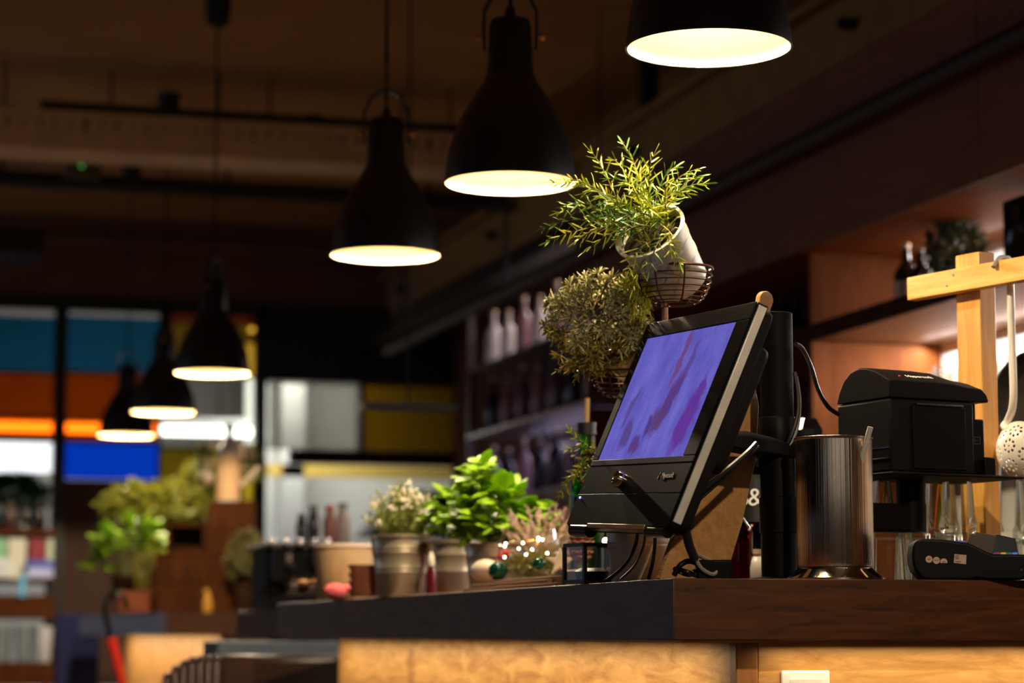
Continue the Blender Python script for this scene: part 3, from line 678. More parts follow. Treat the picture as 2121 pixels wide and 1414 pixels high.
n2 = N('ShaderNodeTexNoise'); n2.inputs['Scale'].default_value = 26; n2.inputs['Detail'].default_value = 4; Lk(tc.outputs['Object'], n2.inputs['Vector'])
off = N('ShaderNodeVectorMath'); off.operation = 'MULTIPLY_ADD'; Lk(n2.outputs['Color'], off.inputs[0]); off.inputs[1].default_value = (.05, .05, 0); off.inputs[2].default_value = (-.025, -.025, 0)
addv = N('ShaderNodeVectorMath'); Lk(tc.outputs['Object'], addv.inputs[0]); Lk(off.outputs[0], addv.inputs[1])
for (bx_, by_, rx_, ry_, rot_, c_) in ((.0, .105, .014, .05, -.1, (112, 70, 130)), (.05, .1, .012, .045, -.15, (96, 72, 150)), (.025, .035, .022, .05, -.2, (92, 58, 128)), (.005, .0, .03, .028, .2, (94, 62, 118)),
                                       (.135, -.005, .032, .055, -.2, (100, 50, 148)), (.15, .04, .014, .03, 0, (96, 56, 150)), (-.06, -.045, .024, .018, .3, (92, 62, 128)), (-.12, -.02, .02, .03, -.3, (88, 70, 140)),
                                       (-.03, -.01, .012, .02, 0, (84, 60, 130)), (-.15, .03, .012, .04, -.3, (92, 76, 150))):
    m2 = N('ShaderNodeMapping'); m2.vector_type = 'TEXTURE'; m2.inputs['Location'].default_value = (bx_, by_, 0); m2.inputs['Rotation'].default_value = (0, 0, rot_); m2.inputs['Scale'].default_value = (rx_ * 1.4, ry_ * 1.4, 1)
    Lk(addv.outputs[0], m2.inputs[0]); ln = N('ShaderNodeVectorMath'); ln.operation = 'LENGTH'; Lk(m2.outputs[0], ln.inputs[0])
    rr = N('ShaderNodeValToRGB'); rr.color_ramp.elements[0].position = .5; rr.color_ramp.elements[0].color = (.92, .92, .92, 1); rr.color_ramp.elements[1].position = .85; rr.color_ramp.elements[1].color = (0, 0, 0, 1)
    Lk(ln.outputs['Value'], rr.inputs[0]); mx = N('ShaderNodeMixRGB'); Lk(rr.outputs[0], mx.inputs[0]); Lk(col, mx.inputs[1]); mx.inputs[2].default_value = S(*c_); col = mx.outputs[0]
gn = N('ShaderNodeTexNoise'); gn.inputs['Scale'].default_value = 420; gn.inputs['Detail'].default_value = 2; Lk(tc.outputs['Object'], gn.inputs['Vector'])
gr_ = N('ShaderNodeValToRGB'); gr_.color_ramp.elements[0].position = .3; gr_.color_ramp.elements[1].position = .7; gr_.color_ramp.elements[0].color = (.78, .78, .8, 1); gr_.color_ramp.elements[1].color = (1, 1, 1, 1); Lk(gn.outputs['Fac'], gr_.inputs[0])
mg = N('ShaderNodeMixRGB'); mg.blend_type = 'MULTIPLY'; mg.inputs[0].default_value = 1; Lk(col, mg.inputs[1]); Lk(gr_.outputs[0], mg.inputs[2]); col = mg.outputs[0]
Lk(col, em.inputs[0])
MB().box((dx0, dy0, -.0004), (dx1, dy1, .0006)).build('display', dm, pos, smooth=0)
k = MB().lathe([(0, 0), (.0135, 0), (.0135, .014), (.0125, .0155), (.0105, .0155), (.010, .0135), (0, .0135)], 32, TR(-.0384, -.1078, .0018)).build('key_reader', M['steel'], pos)
MB().lathe([(0, 0), (.003, 0), (.003, .0015), (0, .0015)], 14, TR(-.0384, -.1078, .0153)).build('contact', M['brass'], k)
LT = plain('light_grey_print', S(190, 182, 178), .6); LTD = plain('dark_grey_print', S(60, 54, 52), .6)
text('Hypersoft', .0125, LT, 'lettering', pos, TR(.156, -.1003, .0019))
MB().box((.119, -.098, .0018), (.1205, -.0945, .0021)).box((.116, -.106, .0018), (.1175, -.1, .0021)).build('logo_mark', LT, pos)
MB().ball((-.2224, -.136, .0018), .0022, 10, 6).build('status_light', M['led_blue'], pos)
MB().box((-.2235, -.1195, .0018), (-.2225, -.115, .002)).build('status_mark', LT, pos)
MB().box((-.127, -H2 - .002, -.012), (.144, -H2 + .006, .0035)).build('lower_trim', plain('bronze_trim', S(150, 112, 72), .3, .7), pos, .001)
MB().tube([(-.21, -H2 - .004, -.006), (-.125, -H2 - .004, -.006)], .011, 16).build('hinge', M['gloss_black'], pos)
MB().tube([(.15, -H2 - .002, -.006), (.232, -H2 - .002, -.006)], .009, 16).build('hinge', M['gloss_black'], pos)
MB().box((W2 - .001, -H2 + .014, -.0165), (W2 + .003, H2 - .006, -.0025)).build('side_trim', M['silver'], pos, .0012)
MB().prism(rrect(W2 - .006, H2 - .004, .02), -.036, -.019).build('back_cover', M['plastic_m'], pos, .004)
MB().prism(rrect(W2 - .03, .105, .02, cy_=.03), -.062, -.036).build('back_hump', M['plastic_m'], pos, .008)
MB().box((-.05, -.05, -.072), (.05, .05, -.062)).build('mount_plate', M['plastic'], pos, .002)

pl = G(1614, 3.95, CT); ztop = P(1614, 641, 3.95).z
PS = thing('till_stand', 'black steel pole stand carrying the touch screen and the printer', 'stand', pl, RZ)
def zz(py, d=3.95, px=1614): return P(px, py, d).z - CT
MB().lathe([(0, 0), (.029, 0), (.029, zz(862)), (0, zz(862))], 32).build('pole', M['plastic'], PS)
MB().lathe([(0, zz(862)), (.0275, zz(862)), (.0275, ztop - CT), (.026, ztop - CT + .001), (0, ztop - CT + .001)], 32).build('pole', M['plastic_m'], PS)
MB().lathe([(.0295, zz(948)), (.0305, zz(946)), (.0305, zz(863)), (.0295, zz(861)), (.0276, zz(861))], 32).build('collar', M['plastic'], PS)
MB().lathe([(.029, zz(1105)), (.0315, zz(1103)), (.0315, zz(1030)), (.029, zz(1028))], 32).build('collar', M['plastic'], PS)
MB().lathe([(0, 0), (.05, 0), (.05, .006), (.03, .008), (0, .008)], 32).build('base_plate', M['plastic'], PS)
pinv = (TR(*pl) @ RZm(RZ)).inverted()
def L(p): return pinv @ Vector(p)
ja = L(mc - mn * .075 + Vector((0, 0, .0)) + mu * -.01); za = zz(918)
ja2 = Vector((ja.x, ja.y, za))
MB().tube([ja2 + Vector((.012, 0, -.035)), ja2 + Vector((.012, 0, .035))], .02, 18).build('swivel', M['plastic'], PS, .003)
MB().tube([ja2 + Vector((.02, .0, .004)), ja2 + Vector((.055, .0, .0))], .018, 18).build('tilt_barrel', M['plastic_m'], PS)
d = Vector((-ja2.x - .045, -ja2.y, 0)); n_ = d.normalized(); sd = Vector((-n_.y, n_.x, 0)); o_ = ja2 + Vector((.045, 0, 0))
arm = MB()
pts = [(0, .014, .012, -.012), (.3, .02, .016, -.018), (.75, .026, .01, -.02), (1.0, .03, .004, -.022)]
vs = []; fs = []
for t, hw, zt_, zb_ in pts:
    c_ = o_ + d * t; vs += [c_ + sd * hw + Vector((0, 0, zb_)), c_ - sd * hw + Vector((0, 0, zb_)), c_ - sd * hw + Vector((0, 0, zt_ * .5)), c_ - sd * hw * .5 + Vector((0, 0, zt_)), c_ + sd * hw * .5 + Vector((0, 0, zt_)), c_ + sd * hw + Vector((0, 0, zt_ * .5))]
for i in range(3):
    for q in range(6): fs.append((i * 6 + q, i * 6 + (q + 1) % 6, i * 6 + 6 + (q + 1) % 6, i * 6 + 6 + q))
fs += [tuple(range(6))[::-1], tuple(range(18, 24))]; arm.add(vs, fs).build('screen_arm', M['plastic_m'], PS, .003)
pc = G(1890, 4.08, CT); pcl = L(pc)
arm2 = MB(); dd = Vector((pcl.x, pcl.y, 0)); nn = dd.normalized(); s2 = Vector((-nn.y, nn.x, 0)) * .02
z0_, z1_ = P(1700, 1098, 4.0).z - CT, P(1700, 1038, 4.0).z - CT
vs = []
for c_ in (Vector((0, 0, 0)), dd):
    for s_ in (1, -1):
        for z_ in (z0_, z1_): vs.append(c_ + s2 * s_ + Vector((0, 0, z_)))
arm2.add(vs, [(0, 1, 3, 2), (4, 6, 7, 5), (0, 4, 5, 1), (2, 3, 7, 6), (1, 5, 7, 3), (0, 2, 6, 4)]).build('printer_arm', M['plastic_m'], PS, .006)
zp0, zp1 = P(1890, 1100, 4.08).z - CT, P(1890, 985, 4.08).z - CT
MB().lathe([(0, zp0), (.0255, zp0), (.0255, (zp0 + zp1) / 2), (.0245, (zp0 + zp1) / 2), (.0245, zp1), (0, zp1)], 28, TR(pcl.x, pcl.y, 0)).build('printer_post', M['plastic'], PS)
# printer
cr_ = P(1846, 976, 3.99); PR = math.radians(12.2)
pr = thing('receipt_printer', 'black receipt printer on a raised tray right of the pole', 'printer', cr_, PR)
e1 = Vector((math.cos(PR), math.sin(PR), 0)); e2 = Vector((-math.sin(PR), math.cos(PR), 0))
PX, PYd = .205, .15
B((0, 0, 0), (PX - .03, PYd, .122)).build('body', M['plastic_m'], pr, .004)
B((PX - .03, .006, .0), (PX - .003, PYd - .006, .095)).build('rear_block', M['plastic'], pr, .003)
B((PX - .03, .015, .095), (PX - .014, PYd - .015, .122)).build('rear_neck', M['plastic'], pr, .002)
arc = [(0, .1235), (0, .152), (.012, .157), (.035, .168), (.06, .176), (.085, .179), (.11, .174), (.13, .16), (.143, .142), (.15, .1235)]
mb = MB(); st = [(0, 1), (.006, 1.03), (.09, 1.02), (.13, .98), (.165, .8), (.193, .76), (.203, .45), (.207, .1)]
vs = []; fs = []; n_ = len(arc)
for x_, k_ in st:
    for (y_, z_) in arc: vs.append((x_, y_, .1235 + (z_ - .1235) * k_))
for i in range(len(st) - 1):
    for q in range(n_): fs.append((i * n_ + q, i * n_ + (q + 1) % n_, (i + 1) * n_ + (q + 1) % n_, (i + 1) * n_ + q))
fs += [tuple(range(n_)), tuple(range((len(st) - 1) * n_, len(st) * n_))]
mb.add(vs, fs).build('lid', M['plastic_m'], pr, .0015, smooth=50)
B((.045, -.0025, .006), (.155, .001, .112)).build('side_door', M['plastic'], pr, .001)
B((.052, -.005, .1125), (.15, 0, .116)).build('paper_edge', M['darksteel'], pr, .0008)
B((-.0012, .004, .04), (.001, PYd - .004, .041)).build('front_seam', M['gloss_black'], pr)
B((-.0025, .002, .021), (.001, .06, .0235)).build('front_lever', M['plastic'], pr, .0005)
B((PX - .012, -.004, -.002), (PX + .012, .004, .03)).build('clip', M['plastic'], pr, .002)
fr = MB()
for lo, hi in (((.179, .052), (.192, .053)), ((.179, .064), (.192, .065)), ((.179, .053), (.18, .064)), ((.191, .053), (.192, .064)), ((.182, .058), (.188, .059))): fr.box((lo[0], .0052, lo[1]), (hi[0], .0062, hi[1]))
fr.build('outline_sticker', LTD, pr)
text('Hypersoft', .0135, plain('white_print', S(236, 230, 226), .6), 'lettering', pr, TR(.075, .018, .1625) @ RX(math.radians(24)))
MB().ball((.031, .014, .161), .002, 8, 6).build('logo_mark', M['red'], pr)
tp = MB().box((-.012, -.02, -.006), (PX + .06, PYd + .01, -.001)).build('printer_tray', M['plastic_m'], pr, .002); tp.parent = PS
tp.matrix_local = pinv @ TR(*cr_) @ RZm(PR)

# ------------------------------------------------------------------ steel cylinder with spoon
cc = G(1731, 3.86, CT); zc = lambda y: P(1731, y, 3.86).z - CT
o = thing('steel_container', 'tall polished steel container on a flared foot', 'container', cc, 0)
h_ = zc(905)
MB().shell([(0, .022), (.06, .022), (.0615, .026), (.0615, h_ - .004), (.0635, h_ - .002), (.064, h_), (.0625, h_ + .001), (.060, h_ - .001), (.060, .03), (0, .03)], 72).build('cylinder', M['steel_brushed'], o)
MB().lathe([(0, 0), (.0785, 0), (.079, .004), (.076, .007), (.066, .014), (.058, .022), (0, .022)], 72).build('foot', M['steel'], o)
sp_ = thing('spoon', 'small steel spoon handle sticking out of the steel container', 'spoon', cc, 0)
q0 = Vector((0, 0, .034)); q1 = P(1803, 884, 3.83) - cc
sd_ = MB(); sd_.tube([q0, q0.lerp(q1, .9), q1], .0045, 10).build('handle', M['silver'], sp_)
MB().ball((0, 0, 0), .014, 12, 8, (1, .7, .25), TR(*q0.lerp(q1, .06))).build('bowl', M['steel'], sp_)

# ------------------------------------------------------------------ card terminal
td = 3.84; tk = td / FPX; tb_ = G(1884, td, CT)
o = thing('card_terminal', 'black card payment terminal with round stickers at the right end', 'card terminal', tb_, RZ - .05)
tx = lambda px: (px - 1884) * tk
tzb = P(1884, 1203, td).z
tz = lambda py: max(0, (1203 - py) * tk)
prof = [(1884.5, 1153), (1886.5, 1135), (1890, 1126), (1897, 1120), (1907, 1118), (1948, 1120), (2000, 1127), (2048, 1150), (2121, 1151), (2160, 1153), (2172, 1175), (2160, 1194), (2102, 1203), (2030, 1203), (2014, 1200), (2008, 1203), (1913, 1203), (1903, 1198), (1890, 1184), (1885.5, 1168)]
MB().prism([(tx(x), tz(y)) for x, y in prof], -.037, .037, RX(PI / 2)).build('body', plain('terminal_black', S(7, 6, 6), .5, spec=.12), o, .004, seg=3)
B((tx(1962), -.026, tz(1128)), (tx(1996), .026, tz(1122))).build('screen', glow('terminal_screen', (.16, .14, .6), .5), o)
wing = [(2004, 1147), (2015, 1106), (2019, 1105), (2056, 1112), (2057, 1116), (2051, 1150)]
for s_, nm in ((-.0345, 'privacy_wing'), (.0315, 'privacy_wing')):
    MB().prism([(tx(x), tz(y)) for x, y in wing], -s_ - .003, -s_, RX(PI / 2)).build(nm, plain('matt_grey_plastic', S(58, 46, 42), .6), o, .001)
MB().prism([(tx(2056), tz(1152)), (tx(2056), tz(1110)), (tx(2075), tz(1107)), (tx(2110), tz(1115)), (tx(2117), tz(1152))], -.037, -.033, RX(PI / 2)).build('privacy_wing', M['gloss_black'], o, .001)
KC = [(.5, .05, .05), (.9, .5, .02), (.05, .25, .08), (.1, .3, .9)]
for i in range(4):
    for j in range(3):
        B((tx(2058 + i * 12), -.022 + j * .016, tz(1150)), (tx(2067 + i * 12), -.011 + j * .016, tz(1146))).build('key', glow('key_glow_%d' % i, KC[i] if j == 0 else (.1, .1, .8), .55), o, .0008)
ST = plain('sticker_paper', S(176, 146, 132), .7); SK = plain('black_print', S(40, 32, 30), .7)
for i, (x, y, wd_) in enumerate(((1919, 1160.5, ''), (1934, 1163, 'WIFI'), (1949, 1166, ''))):
    n2_ = 24; r_ = 7.2 * tk
    poly = [(tx(x) + r_ * math.cos(a), tz(y) + r_ * (max(math.sin(a), -.35) if i == 2 else math.sin(a))) for a in [2 * PI * k / n2_ for k in range(n2_)]]
    s_ = MB().prism(poly, .0372, .0376, RX(PI / 2)).build('sticker', ST, o)
    if wd_: text(wd_, .0042, SK, 'lettering', s_, TR(tx(x), -.0377, tz(y)) @ RX(PI / 2), .0001)
    else:
        g_ = MB()
        for a_, b_ in (((-4, -.5), (4, .5)), ((-.4, -3), (.4, 3))) if i == 0 else (((-2.5, -2), (-1.5, 2)), ((-.5, -2), (.5, 1)), ((1.5, -2), (2.5, 2))):
            g_.box((tx(x) + a_[0] * tk, -.0378, tz(y) + a_[1] * tk), (tx(x) + b_[0] * tk, -.0375, tz(y) + b_[1] * tk))
        g_.build('symbol', SK, s_)
s_ = MB().prism([(tx(1969), tz(1168)), (tx(1971), tz(1150)), (tx(1995.5), tz(1152)), (tx(1994), tz(1171))], .0372, .0376, RX(PI / 2)).build('sticker', ST, o)
for yy, ln_ in ((1154, 9), (1157, 7), (1160, 8), (1166.5, 12)): B((tx(1972), -.0378, tz(yy)), (tx(1972 + ln_), -.0376, tz(yy - 1.2))).build('print_line', SK, s_)
B((tx(2105), -.0375, tz(1184)), (tx(2109), -.0365, tz(1180))).build('port', M['gloss_black'], o)

# ------------------------------------------------------------------ wooden utensil rack and skimmer
fa = math.radians(-74.3); FD = 4.28; fp = G(2035, FD, CT)
o = thing('utensil_rack', 'oiled oak post with a screwed crossbeam behind the card terminal', 'rack', fp, fa)
zr = lambda y: P(2035, y, FD).z - CT
B((-.031, -.019, 0), (.031, .019, zr(514))).build('post', M['orange_oak'], o, .002)
zb1, zb0 = zr(547), zr(597)
B((-.138, -.042, zb0), (.42, -.0195, zb1)).build('crossbeam', M['beam_oak'], o, .002)
B((.36, -.019, 0), (.42, .019, zr(514))).build('post', M['orange_oak'], o, .002)
for x_, z_ in ((-.012, zb1 - .011), (-.03, zb0 + .014)):
    s_ = MB().lathe([(0, 0), (.0028, 0), (.0028, .0008), (.0009, .0008), (.0006, .0003), (0, .0003)], 14, TR(x_, -.042, z_) @ RX(PI / 2)).build('screw', M['silver'], o)
    B((x_ - .002, -.0432, z_ - .0003), (x_ + .002, -.0428, z_ + .0003)).build('screw_slot', M['black'], s_)
finv = (TR(*fp) @ RZm(fa)).inverted()
sk = thing('skimmer', 'cream enamel skimmer with flower perforations hanging from the crossbeam', 'skimmer')
topz = fp.z + zb1; Mw = TR(*fp) @ RZm(fa); KD = FD - .06
hl = finv @ P(2094, 600, KD)
for _ in range(12):
    e_ = proj(Mw @ Vector((hl.x, -.011, zb0)))[0] - 2093; hl.x -= e_ * KD / FPX / .7
wl = lambda x, y, z: Mw @ Vector((x, y, z - fp.z))
hook = [wl(hl.x, -.01, topz - .03), wl(hl.x, -.011, topz + .003), wl(hl.x, -.02, topz + .007), wl(hl.x + .0, -.036, topz + .005), wl(hl.x, -.05, topz - .012)]
MB().tube(smoothpath(hook, 4), .0045, 8).build('hook', M['silver'], sk)
KD = (Mw @ Vector((hl.x, -.011, zb0)) - CAM).dot(FW); bc = P(2131, 931, KD - .005)
h0 = wl(hl.x, -.011, topz - .028); h1 = P(2092, 830, KD); h1 = Vector((h0.x, h0.y, h1.z)) 
hb = [h0, h0.lerp(h1, .5), h1, P(2088, 868, KD), P(2080, 882, KD), P(2090, 890, KD - .015)]
MB().tube(smoothpath(hb, 5), .0068, 12).build('handle', M['enamel'], sk)
# bowl with real perforations
rb = .057; bm_ = MB(); nU, nV = 260, 110; axis_m = align((.45 * RT + .35 * FH + Vector((0, 0, .35))), (0, 0, 0))
fl = []
for ring, cnt in ((.0, 1), (.62, 6), (1.15, 10)):
    for k in range(cnt): fl.append((PI - ring, 2 * PI * k / cnt + ring))
dirs = lambda th, ph: Vector((math.sin(th) * math.cos(ph), math.sin(th) * math.sin(ph), math.cos(th)))
holes = []
for th, ph in fl:
    c_ = dirs(th, ph); a_ = c_.orthogonal().normalized(); b_ = c_.cross(a_)
    holes.append((c_, .03))
    for k in range(8):
        q = (c_ + (a_ * math.cos(k * PI / 4) + b_ * math.sin(k * PI / 4)) * .19).normalized(); holes.append((q, .045))
vs = [axis_m @ (dirs(PI / 2 + (PI / 2 - .002) * j / nV, 2 * PI * i / nU) * rb) for j in range(nV + 1) for i in range(nU)]
fs = []
for j in range(nV):
    for i in range(nU):
        c_ = dirs(PI / 2 + (PI / 2) * (j + .5) / nV, 2 * PI * (i + .5) / nU)
        if any((c_ - h_[0]).length < h_[1] for h_ in holes): continue
        fs.append((j * nU + i, j * nU + (i + 1) % nU, (j + 1) * nU + (i + 1) % nU, (j + 1) * nU + i))
bo = bm_.add([v + bc for v in vs], fs).build('bowl', M['enamel'], sk, smooth=60)
sl = bo.modifiers.new('thickness', 'SOLIDIFY'); sl.thickness = .0012
o = thing('frying_pan', 'dark round iron pan standing behind the skimmer', 'pan', P(2155, 830, 4.7))
MB().lathe([(0, 0), (.085, 0), (.1, .035), (.097, .035), (.083, .004), (0, .004)], 40, RZm(RZ) @ RX(PI / 2)).build('pan', plain('iron', S(50, 40, 34), .5), o)
MB().tube([(0, 0, .1), (.01, 0, .26)], .009, 10).build('handle', M['black'], o)
MB().tube([(0, .0, -.1), (0, 0, CT - o.location.z)], .006, 8).build('prop', M['black'], o)

# ------------------------------------------------------------------ wooden peel leaning behind the till
A_ = G(1363, 3.88, CT + .001); B_ = G(1497, 3.97, CT + .001); T_ = P(1590, 603, 4.085)
ex = (B_ - A_).normalized(); wv = (B_ - A_).length; mid = (A_ + B_) / 2
ey0 = (T_ - A_); Lh = ey0.length; eyd = ey0.normalized(); ez = ex.cross(eyd).normalized(); ey = ez.cross(ex)
tipx = ey0.dot(ex); tipy = ey0.dot(ey)
o = thing('wooden_peel', 'long plywood peel with rounded handle leaning behind the touch screen', 'peel', mat=axes(ex, ey, ez, A_))
lx = lambda t: tipx * t - .016 * t      # straight left edge
poly = [(0, 0)]
wr = [(0, wv), (.2, wv * .96), (.42, wv * .82), (.6, wv * .58), (.7, .046), (.8, .034), (.955, .033)]
right = [(lx(t) + ww, tipy * t) for t, ww in wr]
cxh, cyh = lx(.965) + .0165, tipy * .965
cap = [(cxh + .0165 * math.cos(a), cyh + .0165 * math.sin(a)) for a in [PI * k / 10 for k in range(11)]]
poly = [(0, 0)] + right + cap + [(lx(.5), tipy * .5)]
MB().prism(poly, -.005, .005).build('board', M['ply'], o, .0012)
q_ = MB().prism([(-.0006, .004), (.0006, .004), (lx(.95) + .0006, tipy * .95), (lx(.95) - .0006, tipy * .95)], -.0046, .0046).build('ply_edge', M['ply_edge'], o)
MB().lathe([(0, -.0056), (.004, -.0056), (.004, .0056), (0, .0056)], 16, TR(cxh, cyh - .012, 0)).build('hanging_hole', plain('hole_shadow_brown', S(120, 72, 36), .8), o)

# ------------------------------------------------------------------ cables
def cable(label, pts, r=.0032, mat=M['cable'], name='cable', n=6):
    return tag(MB().tube(smoothpath(pts, n), r, 8).build(name, mat), label, 'cable')
cable('black cable arching from the pole to the printer', [P(1648, 712, 3.96), P(1662, 722, 3.98), P(1680, 760, 4.0), P(1695, 808, 4.02), P(1715, 842, 4.05), P(1737, 858, 4.07)], .0038)
cable('black cable looping down the right side of the pole', [P(1646, 770, 3.93), P(1653, 820, 3.925), P(1652, 860, 3.92), P(1640, 900, 3.915), P(1632, 918, 3.915)], .0036)
cable('grey cable looping down the right side of the pole', [P(1650, 780, 3.935), P(1657, 830, 3.93), P(1653, 880, 3.925), P(1640, 915, 3.92), P(1634, 922, 3.918)], .0026, M['cable_grey'])
cable('thick black cable from the screen arm to the connector block', [P(1566, 918, 3.87), P(1545, 940, 3.85), P(1500, 978, 3.8), P(1455, 1016, 3.76), P(1430, 1040, 3.74), P(1420, 1060, 3.73)], .0048)
cable('second thick black cable beneath the screen arm', [P(1570, 925, 3.88), P(1530, 960, 3.84), P(1480, 1005, 3.79), P(1450, 1032, 3.77), P(1446, 1036, 3.765)], .0036)
cb = thing('cable_plug', 'black cable plug hanging below the corner of the till', 'plug', (0, 0, 0))
MB().tube([P(1416, 1056, 3.73), P(1423, 1085, 3.73), P(1428, 1096, 3.73)], .009, 12).build('plug_body', M['plastic_m'], cb, .002)
MB().tube(smoothpath([P(1420, 1094, 3.73), P(1428, 1130, 3.735), P(1440, 1158, 3.74)], 5), .0072, 10).build('strain_relief', M['cable'], cb)
MB().tube(smoothpath([P(1438, 1152, 3.74), P(1452, 1176, 3.74), P(1474, 1189, 3.74), P(1484, 1182, 3.745), P(1474, 1166, 3.75), P(1450, 1150, 3.755)], 6), .0036, 8).build('cable_loop', M['cable_grey'], cb)
cable('black cable dropping from the till past the white pot, nearest the bauble tray', [P(1322, 1092, 3.9), P(1316, 1130, 3.9), P(1296, 1168, 3.88), P(1262, 1198, 3.86), P(1250, 1203, 3.86)], .0032)
cable('thin brown cable hanging beside the white pot', [P(1337, 1092, 3.92), P(1333, 1130, 3.92), P(1315, 1170, 3.9), P(1285, 1200, 3.88)], .0022, plain('brown_cable', S(90, 62, 44), .5))
cable('straight black cable in front of the white pot', [P(1357, 1094, 3.9), P(1356, 1130, 3.9), P(1352, 1165, 3.9), P(1343, 1199, 3.89)], .003)
hb_ = G(1455, 3.76, CT)
o = thing('power_adapter', 'black power adapter and cable knot on the corner of the bar top', 'adapter', hb_, RZ)
B((-.01, -.02, 0), (.045, .02, .03)).build('block', M['plastic'], o, .003)
MB().tube(smoothpath([(-.045, -.01, .006), (-.035, -.014, .022), (-.02, -.01, .028), (-.006, -.016, .02), (-.02, .006, .008), (-.042, .004, .016), (-.03, -.016, .012), (-.008, -.012, .006)], 6), .0045, 8).build('cable_knot', M['gloss_black'], o)

# ------------------------------------------------------------------ glasses behind the steel container
tl = ['ribbed tumbler upside down right beside the steel container', 'upside-down ribbed tumbler, second from the steel container', 'upside-down ribbed tumbler beneath the printer post', 'upside-down ribbed tumbler just left of the card terminal', 'upside-down ribbed tumbler behind the card terminal, below the tall glass', 'upside-down ribbed tumbler left of the oak post', 'upside-down ribbed tumbler right of the oak post', 'upside-down ribbed tumbler at the far right edge']
GT = 'upside-down ribbed tumblers behind the till'
spots = [(1662, 4.3), (1838, 4.12), (1893, 4.3), (1915, 4.12), (1950, 4.3), (1985, 4.16), (2095, 4.42), (2135, 4.5)]
tl[0] = 'upside-down ribbed tumbler glimpsed between the pole and the steel container'; tl[1] = 'upside-down ribbed tumbler right beside the steel container'
for (px, dd_), lb in zip(spots, tl):
    tumbler('ribbed_tumbler', lb, G(px, dd_, CT), .088, .030, .034, M['clear2'], True, 22, .02, GT, 88)
tall = [(1665, 4.3, 'tall ribbed glass glimpsed between the pole and the steel container'), (1840, 4.14, 'tall glass stacked between the steel container and the printer post'), (1950, 4.3, 'tall glass with green stripe between the printer post and the oak post'), (1985, 4.16, 'tall leaning-sided glass just left of the oak post'), (2095, 4.42, 'tall glass right of the oak post under the skimmer'), (2135, 4.5, 'tall glass at the right edge under the skimmer')]
for px, dd_, lb in tall:
    p = G(px, dd_, CT + .0885)
    o = thing('tall_glass', lb, 'glass', p, 0, 'tall glasses stacked on the tumblers')
    MB().shell([(0, 0), (.029, 0), (.033, .006), (.033, .016), (.029, .03), (.021, .16), (.0195, .16), (.026, .03), (.02, .012), (0, .012)], 60, None, 10, .012).build('bowl', M['clear2'], o)
st_ = thing('drinking_straws', 'green and orange straws standing in the tall glass left of the post', 'straws', G(1950, 4.3, CT + .101))
for k, c_ in enumerate(((70, 170, 40), (70, 170, 40), (230, 110, 30), (220, 190, 30))):
    MB().tube([(.012 * math.cos(k * 1.6), .012 * math.sin(k * 1.6), 0), (-.009 * math.cos(k * 1.6), -.009 * math.sin(k * 1.6), .17)], .003, 8).build('straw', plain('straw_%d' % k, S(*c_), .4), st_)
st_ = thing('drinking_straws', 'coloured straws standing in the tall glass by the steel container', 'straws', G(1840, 4.14, CT + .101))
for k, c_ in enumerate(((70, 170, 40), (230, 110, 30), (220, 190, 30), (240, 240, 230))):
    MB().tube([(.012 * math.cos(k * 1.6), .012 * math.sin(k * 1.6), 0), (-.009 * math.cos(k * 1.6), -.009 * math.sin(k * 1.6), .16)], .003, 8).build('straw', plain('strawb_%d' % k, S(*c_), .4), st_)
# coffee grinder hopper / knob seen over the container
o = thing('coffee_grinder', 'dark coffee grinder with faceted glossy lid behind the steel container', 'grinder', G(1678, 4.7, CT))
zg = P(1678, 900, 4.7).z - CT
MB().lathe([(0, 0), (.05, 0), (.045, zg * .5), (.03, zg * .55), (.03, zg * .8), (.045, zg * .9), (.045, zg), (0, zg)], 24).build('body', M['plastic'], o)
MB().lathe([(0, zg), (.03, zg), (.031, zg + .012), (.018, zg + .034), (0, zg + .034)], 8).build('lid', M['gloss_black'], o, smooth=0)
# bottles behind the peel
bottle('red_bottle', 'red glass bottle standing right behind the wooden peel', G(1530, 4.2, CT), .16, .026, M['redglass'], M['steel'])
MB().lathe([(0, 0.003), (.0245, .003), (.0245, .075), (0, .075)], 20).build('syrup', plain('red_syrup', S(150, 12, 22), .25), bpy.data.objects['red_bottle'])
jr = thing('fairy_light_jar', 'dark bottle with black lettered label and fairy lights beside the pole', 'jar', G(1566, 4.36, CT))
MB().shell([(0, 0), (.04, 0), (.042, .006), (.042, .19), (.036, .21), (.026, .215), (.026, .245), (.024, .245), (.024, .213), (.039, .185), (.039, .006)], 40).build('glass', M['amberglass'], jr)
MB().shell([(.0424, .115), (.0424, .2)], 40).build('label', M['black'], jr)
MB().lathe([(0, .235), (.028, .235), (.028, .262), (0, .262)], 24).build('lid', M['red'], jr)
dirc = (CAM - jr.location); dirc.z = 0; dirc.normalize(); ang = math.atan2(dirc.y, dirc.x)
for ch, off_ in (('B', -.55), ('&', .02)):
    a_ = ang + off_; text(ch, .045, M['paperwhite'], 'lettering', jr, TR(.043 * math.cos(a_), .043 * math.sin(a_), .158) @ RZm(a_ + PI / 2) @ RX(PI / 2))
for k in range(10):
    a_ = ang + random.uniform(-1.2, 1.2); MB().ball((.034 * math.cos(a_), .034 * math.sin(a_), random.uniform(.03, .11)), .0022, 8, 6).build('fairy_light', M['fairy'], jr)
o = thing('cream_jar', 'small round-shouldered cream jar between red bottle and pole', 'jar', G(1567, 4.2, CT))
MB().lathe([(0, 0), (.02, 0), (.022, .004), (.022, .03), (.018, .042), (.009, .05), (.009, .056), (0, .056)], 28).build('body', M['enamel'], o)
MB().lathe([(0, .054), (.011, .054), (.011, .062), (0, .062)], 20).build('lid', M['rimcream'], o)

